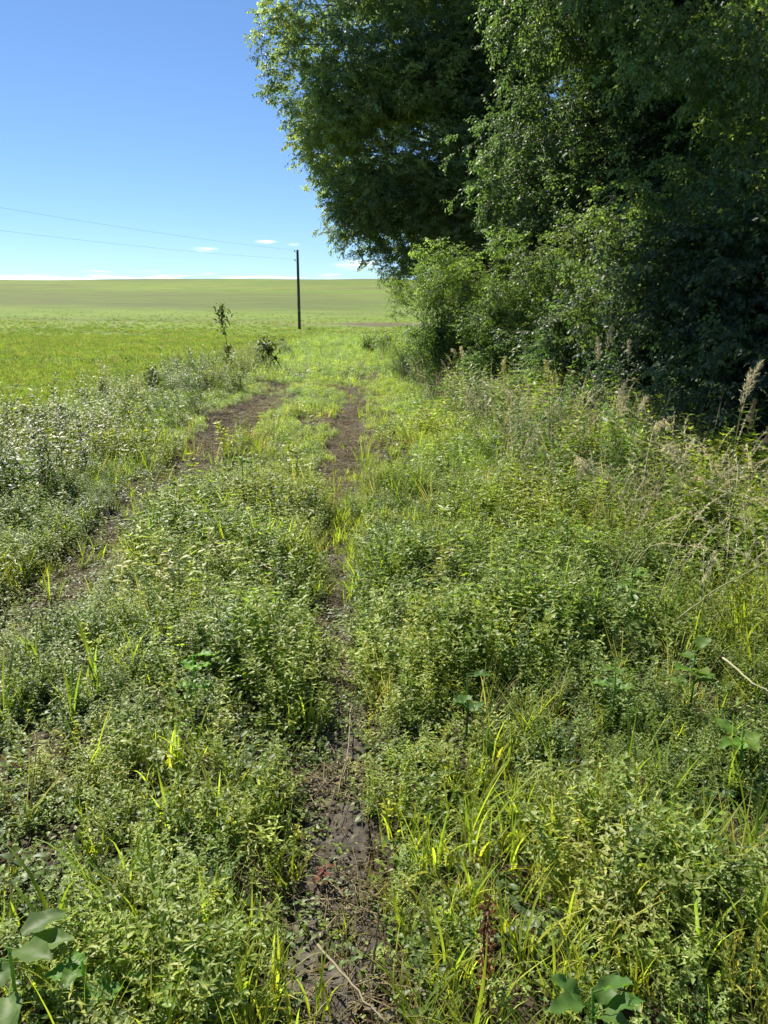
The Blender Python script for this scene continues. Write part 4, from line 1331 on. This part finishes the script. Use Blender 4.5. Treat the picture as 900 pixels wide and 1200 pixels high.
def stalk_weed(label, top, bot, Y, r_, seed, leafy, col=(0.05, 0.075, 0.03), name='tall_weed'):
    """tall weed stalk between two pixels at one distance, leaf clusters at given heights (0..1) and spread"""
    r = np.random.default_rng(seed)
    b = P(bot[0], bot[1], Y)
    b[2] = Hs(b[0], b[1])
    root = thing(name, label, 'weed', b)
    tp = P(top[0], top[1], Y) - b
    t = np.linspace(0, 1, 9)
    pts = tp * t[:, None] + np.stack([0.05 * np.sin(t * 5) * (1 - t) * t, 0.04 * np.cos(t * 4) * t * (1 - t), 0 * t], 1) * 4
    m = MB()
    m.tube(pts, r_ * (1 - 0.6 * t), np.array(col) * 1.2, 6)
    part(root, 'stem', m, M_BROAD, True)
    for (h, spread, n, L) in leafy:
        m = MB()
        c = np.array([np.interp(h, t, pts[:, k]) for k in range(3)])
        for k in range(max(2, n // 6)):
            e = c + r.normal(0, 1, 3) * spread * 0.6
            m.tube([c, (c + e) / 2, e], [r_ * 0.4, r_ * 0.25, r_ * 0.15], np.array(col), 3, False)
        B = c + r.normal(0, 1, (n, 3)) * spread * 0.55
        Ls = L * r.uniform(0.6, 1.2, n)
        m.leaves(B, r.normal(0, 1, (n, 3)) + np.array([0, 0, 0.3]), np.stack([r.normal(0, .4, n), r.normal(0, .4, n), np.ones(n)], 1), Ls, Ls * 0.42, cvar(n, col, r), 0.3, 0.25)
        part(root, 'leaf_cluster', m, M_BROAD)
    return root


stalk_weed('tall ragged weed stalk with a tufted head in front of the field', (259, 362), (268, 424), 25, 0.016, 1, [(0.97, 0.22, 80, 0.15), (0.8, 0.16, 46, 0.14), (0.62, 0.08, 16, 0.12), (0.30, 0.15, 50, 0.14), (0.12, 0.14, 40, 0.14)])
stalk_weed('bushy-headed weed leaning over on its slanted stem', (312, 405), (331, 434), 23, 0.022, 2, [(0.98, 0.28, 120, 0.16), (0.78, 0.26, 90, 0.15), (0.5, 0.06, 26, 0.12)])
stalk_weed('dark leafy weed column at the field edge left of the track', (180, 438), (179, 490), 15.5, 0.014, 3, [(0.95, 0.12, 50, 0.10), (0.7, 0.15, 60, 0.10), (0.45, 0.16, 60, 0.10), (0.2, 0.18, 60, 0.10)])
stalk_weed('thin dark dock spike against the bright field', (121, 448), (122, 500), 14.5, 0.008, 4, [(0.9, 0.05, 50, 0.06), (0.7, 0.055, 50, 0.06), (0.5, 0.05, 40, 0.06), (0.3, 0.06, 20, 0.08)], (0.07, 0.06, 0.035))
stalk_weed('brown dock spike nearest the left edge of the field', (30, 478), (33, 535), 11.5, 0.007, 5, [(0.92, 0.05, 50, 0.06), (0.72, 0.06, 50, 0.06), (0.5, 0.06, 40, 0.06)], (0.10, 0.075, 0.04))
stalk_weed('pale brown dock spike right of the edge spike', (17, 495), (18, 540), 11.0, 0.006, 6, [(0.9, 0.04, 20, 0.04), (0.65, 0.04, 16, 0.04)], (0.12, 0.09, 0.05))
stalk_weed('slim grey weed stalk left of the thicket at the field edge', (227, 420), (230, 462), 18.5, 0.008, 7, [(0.9, 0.06, 12, 0.06), (0.6, 0.07, 14, 0.07), (0.3, 0.1, 18, 0.08)], (0.08, 0.085, 0.045))
stalk_weed('small weed stalk growing before the dirt of the left rut', (245, 412), (247, 450), 20, 0.008, 8, [(0.85, 0.05, 10, 0.06), (0.5, 0.08, 16, 0.07)], (0.07, 0.08, 0.04))

def plume_grass(label, tip, bot, Y, seed, n=1, col=(0.58, 0.56, 0.38), plume=0.20, fat=0.02, arch=0.25, blades=6):
    """tall reed-like grass: arching culm ending in a feathery plume, long thin blades at the foot"""
    r = np.random.default_rng(seed)
    b = P(bot[0], bot[1], Y)
    b[2] = Hs(b[0], b[1])
    root = thing('plume_grass', label, 'grass', b, 'feathery plume grasses at the foot of the wood')
    t0 = P(tip[0], tip[1], Y) - b
    for k in range(n):
        tp = t0 + (r.normal(0, 0.10, 3) * np.array([1, 1, 0.7]) if k else 0)
        st = np.array([r.normal(0, 0.03), r.normal(0, 0.03), 0])
        hz = tp * np.array([1, 1, 0])
        hn = np.linalg.norm(hz) + 1e-6
        t = np.linspace(0, 1, 14)
        up = np.sin(t * PI / 2 * (1 + arch * 0.5)) / math.sin(PI / 2 * (1 + arch * 0.5))
        up = t * (1 - arch) + arch * np.sin(t * PI * 0.72) / math.sin(PI * 0.72) * 1.0
        pts = st * (1 - t)[:, None] + hz * (t ** 1.8)[:, None] + np.array([0, 0, 1.0]) * (up * tp[2])[:, None]
        m = MB()
        m.tube(pts, 0.0035 * (1 - 0.6 * t), np.array((0.36, 0.34, 0.16)), 4, False)
        stem = part(root, 'stem', m, M_DRY)
        # plume: many short fine bracts along the last stretch of the culm
        seg = np.cumsum(np.r_[0, np.linalg.norm(np.diff(pts, axis=0), axis=1)])
        q = 150
        s0 = seg[-1] - plume * r.uniform(0.8, 1.15)
        w = r.uniform(0, 1, q) ** 0.8
        pos = np.stack([np.interp(s0 + (seg[-1] - s0) * w, seg, pts[:, j]) for j in range(3)], 1)
        ax = pts[-1] - pts[-3]
        ax /= np.linalg.norm(ax)
        rad = fat * (np.sin(PI * np.clip(w, 0.04, 0.98)) ** 0.6)[:, None]
        d = r.normal(0, 1, (q, 3))
        m = MB()
        Ls = r.uniform(0.018, 0.045, q)
        m.leaves(pos + d * rad * 0.35, ax * 0.9 + d * 0.35 + np.array([0, 0, -0.15]), r.normal(0, 1, (q, 3)), Ls, 0.0045, cvar(q, col, r), 0.2, 0.2)
        link('plume', m.mesh('plume', M_DRY), root)
    for k in range(blades):
        m = MB()
        d = rvec(1, r) * r.uniform(0.1, 0.5) + np.array([[0, 0, 1.0]])
        m.blades(rvec(1, r) * 0.03, d, max(0.25, t0[2]) * r.uniform(0.55, 0.9), 0.010, cvar(1, (0.15, 0.19, 0.05) if k % 2 else (0.26, 0.23, 0.12), r), r.uniform(0.2, 0.7), 7)
        part(root, 'blade', m, M_GRASS)


plume_grass('tallest plume grass at the frame edge, arching up towards the dark wood', (893, 424), (852, 560), 5.5, 1, 2, plume=0.32, fat=0.022)
plume_grass('plume grass with a thick pale drooping head, left of the dark gap', (783, 502), (752, 585), 5.7, 2, 1, plume=0.16, fat=0.04, arch=0.6)
plume_grass('second pale drooping plume, just below the thick-headed one', (778, 528), (790, 600), 5.4, 3, 1, plume=0.16, fat=0.035, arch=0.6)
plume_grass('plume leaning right above the pale nodding seed head', (812, 518), (788, 600), 5.5, 4, 1, plume=0.18, fat=0.016)
plume_grass('pale seed head nodding low across the right verge', (838, 572), (775, 640), 5.0, 5, 1, plume=0.20, fat=0.022, arch=0.75)
plume_grass('upright fawn plume against the dark bush', (716, 384), (700, 520), 7.2, 6, 2, (0.58, 0.54, 0.38), 0.22, 0.025)
plume_grass('thin upright plume right of the fawn one', (737, 400), (730, 530), 7.0, 7, 1, plume=0.18, fat=0.014)
plume_grass('forked lime plume grass in front of the half-shaded bush', (650, 436), (645, 560), 7.2, 8, 3, (0.44, 0.46, 0.16), 0.2, 0.014, blades=9)
plume_grass('straw plume grass with a soft upright head in mid verge', (731, 452), (712, 575), 6.2, 9, 2, plume=0.2, fat=0.028)
plume_grass('grey plume standing up between the straw plume and the drooping heads', (757, 466), (735, 580), 6.0, 10, 1, (0.54, 0.52, 0.40), 0.16, 0.03)
plume_grass('yellow-green plume grass by the light green bush', (592, 420), (586, 520), 9.6, 11, 2, (0.46, 0.46, 0.18), 0.2, 0.015, blades=9)
plume_grass('pale plume left of the yellow-green one', (540, 408), (545, 495), 11.5, 12, 2, (0.54, 0.52, 0.34), 0.18, 0.02)
plume_grass('wispy straw plume low in the verge with its head bent right', (688, 555), (660, 640), 5.6, 13, 2, plume=0.16, fat=0.018, arch=0.7)
plume_grass('dry arching plume at the right edge below the tallest grass', (898, 608), (850, 660), 4.8, 14, 2, plume=0.24, fat=0.016, arch=0.8)
plume_grass('dry reed stalk beside the tallest plume at the frame edge', (884, 470), (872, 560), 5.8, 15, 2, (0.30, 0.26, 0.17), 0.22, 0.012)


def dry_stem(label, pts_px, rad, seed, col=(0.28, 0.25, 0.16), forks=0, cat='stalk', name='dry_stalk', lift=0.05):
    """dead stalk lying on or leaning over the growth; pixels give the spots it passes over, with heights above soil"""
    r = np.random.default_rng(seed)
    w = []
    for a, b, h in pts_px:
        for Y in np.arange(0.8, 14, 0.01):
            q = P(a, b, Y)
            if q[2] < Hs(q[0], q[1]) + h:
                break
        w.append(q)
    w = np.array(w)
    o = w[0].copy()
    t = np.linspace(0, len(w) - 1, 12)
    pts = np.stack([np.interp(t, np.arange(len(w)), w[:, k]) for k in range(3)], 1) + r.normal(0, 0.002, (12, 3)) - o
    m = MB()
    m.tube(pts, np.linspace(rad, rad * 0.5, 12), col, 6)
    if not forks:
        return tag(link(name, m.mesh(name, M_DRY, True), None, o), label, cat)
    root = thing(name, label, cat, o)
    part(root, 'stem', m, M_DRY, True)
    for k in range(forks):
        m = MB()
        p = pts[int(r.integers(4, 11))]
        e = p + r.normal(0, 0.05, 3) + np.array([0, 0, 0.03])
        m.tube([p, (p + e) / 2, e], [rad * 0.5, rad * 0.4, rad * 0.2], col, 4)
        part(root, 'twig', m, M_DRY, True)
    return root


dry_stem('straw-coloured dead stalk lying across the bottom of the right rut', [(372, 1108, 0.10), (410, 1150, 0.13), (452, 1200, 0.15)], 0.004, 1, forks=2)
dry_stem('thin pale dead stem along the right edge of the rut', [(412, 828, 0.05), (408, 880, 0.06), (394, 938, 0.06)], 0.003, 2)
dry_stem('pale dry stick standing up in the soil of the left rut', [(172, 588, 0.0), (180, 565, 0.14), (192, 546, 0.26)], 0.008, 3)
dry_stem('shorter dry stick beside the pale one in the left rut', [(168, 585, 0.0), (173, 560, 0.16)], 0.006, 4, (0.3, 0.26, 0.17))
dry_stem('long pale stalk slanting up across the right verge', [(795, 725, 0.25), (840, 690, 0.4), (905, 655, 0.55)], 0.005, 5, (0.34, 0.34, 0.16))
dry_stem('bleached stem lying between the ruts in the mid carpet', [(298, 658, 0.22), (330, 672, 0.25), (352, 690, 0.22)], 0.004, 6)
dry_stem('pale upright dead stem at the bottom right of the rut', [(436, 1140, 0.05), (442, 1095, 0.16), (445, 1060, 0.26)], 0.004, 7)
dry_stem('bent dry stalk at the right edge under the plume grass', [(848, 770, 0.3), (880, 800, 0.3), (905, 812, 0.3)], 0.005, 8, (0.36, 0.36, 0.2))
dry_stem('bare forked twig leaning out of the dark wood', [(905, 500, 0.5), (870, 478, 0.7), (830, 462, 0.9)], 0.006, 9, (0.3, 0.27, 0.2), 4)


# rust-brown dead dock with its seed stalk
b = ground_at(568, 1195)
root = thing('dead_dock', 'rust-brown dead dock stalk with dried seeds in the right foreground', 'plant', b)
m = MB()
tp = P(572, 1050, b[1] + 0.02) - b
t = np.linspace(0, 1, 8)
pts = tp * t[:, None] + np.stack([0.008 * np.sin(t * 7), 0 * t, 0 * t], 1)
m.tube(pts, 0.0042 * (1 - 0.5 * t), (0.13, 0.055, 0.028), 6)
part(root, 'stem', m, M_DRY, True)
r = np.random.default_rng(5)
for k in range(7):
    m = MB()
    h = 0.3 + 0.1 * k
    c = tp * min(h, 0.98)
    q = 26
    d = r.normal(0, 1, (q, 3))
    m.leaves(c + d * np.array([0.007, 0.007, 0.012]), d, r.normal(0, 1, (q, 3)), 0.012, 0.009, cvar(q, (0.17, 0.075, 0.035), r, 0.3), 0.4, 0.2)
    part(root, 'seed_cluster', m, M_DRY)

# red withered leaf cluster in the rut
b = ground_at(372, 1048)
root = thing('red_withered_weed', 'small weed with red withered leaves in the right rut', 'plant', b)
m = MB()
m.tube([(0, 0, -0.01), (0.01, 0, 0.05), (0.03, 0.01, 0.09)], 0.002, (0.35, 0.08, 0.05), 5)
part(root, 'stem', m, M_DRY, True)
for k in range(7):
    m = MB()
    a = k * 2.1
    z = 0.03 + 0.01 * k
    m.leaves([(0.004 * k, 0, z)], [(math.cos(a), math.sin(a), 0.3)], [(0.2, 0, 1)], 0.032, 0.014, (0.17, 0.06, 0.04), 0.3, 0.4)
    part(root, 'leaf', m, M_BROAD)

# fine yellow panicle grass close to the lens at the lower right corner
b = ground_at(880, 1225)
root = thing('panicle_grass', 'pale yellow fine-stalked grass clump in the lower right corner', 'grass', b)
r = np.random.default_rng(8)
for k in range(26):
    m = MB()
    d = rvec(1, r)[0] * r.uniform(0.05, 0.45) + np.array([0.1, 0.1, 1.0])
    d /= np.linalg.norm(d)
    ln = r.uniform(0.16, 0.32)
    p0 = rvec(1, r)[0] * r.uniform(0, 0.09)
    p1, p2 = p0 + d * ln * 0.6, p0 + d * ln + np.array([0.03, 0.0, -0.01])
    m.tube([p0, p1, p2], [0.0016, 0.0012, 0.0006], (0.32, 0.32, 0.08), 3, False)
    q = 24
    w = r.uniform(0.5, 1, (q, 1))
    m.leaves(p0 + (p2 - p0) * w, d + r.normal(0, 0.35, (q, 3)), r.normal(0, 1, (q, 3)), 0.016, 0.003, cvar(q, (0.36, 0.34, 0.09), r), 0.2, 0.1)
    part(root, 'stalk', m, M_GRASS)
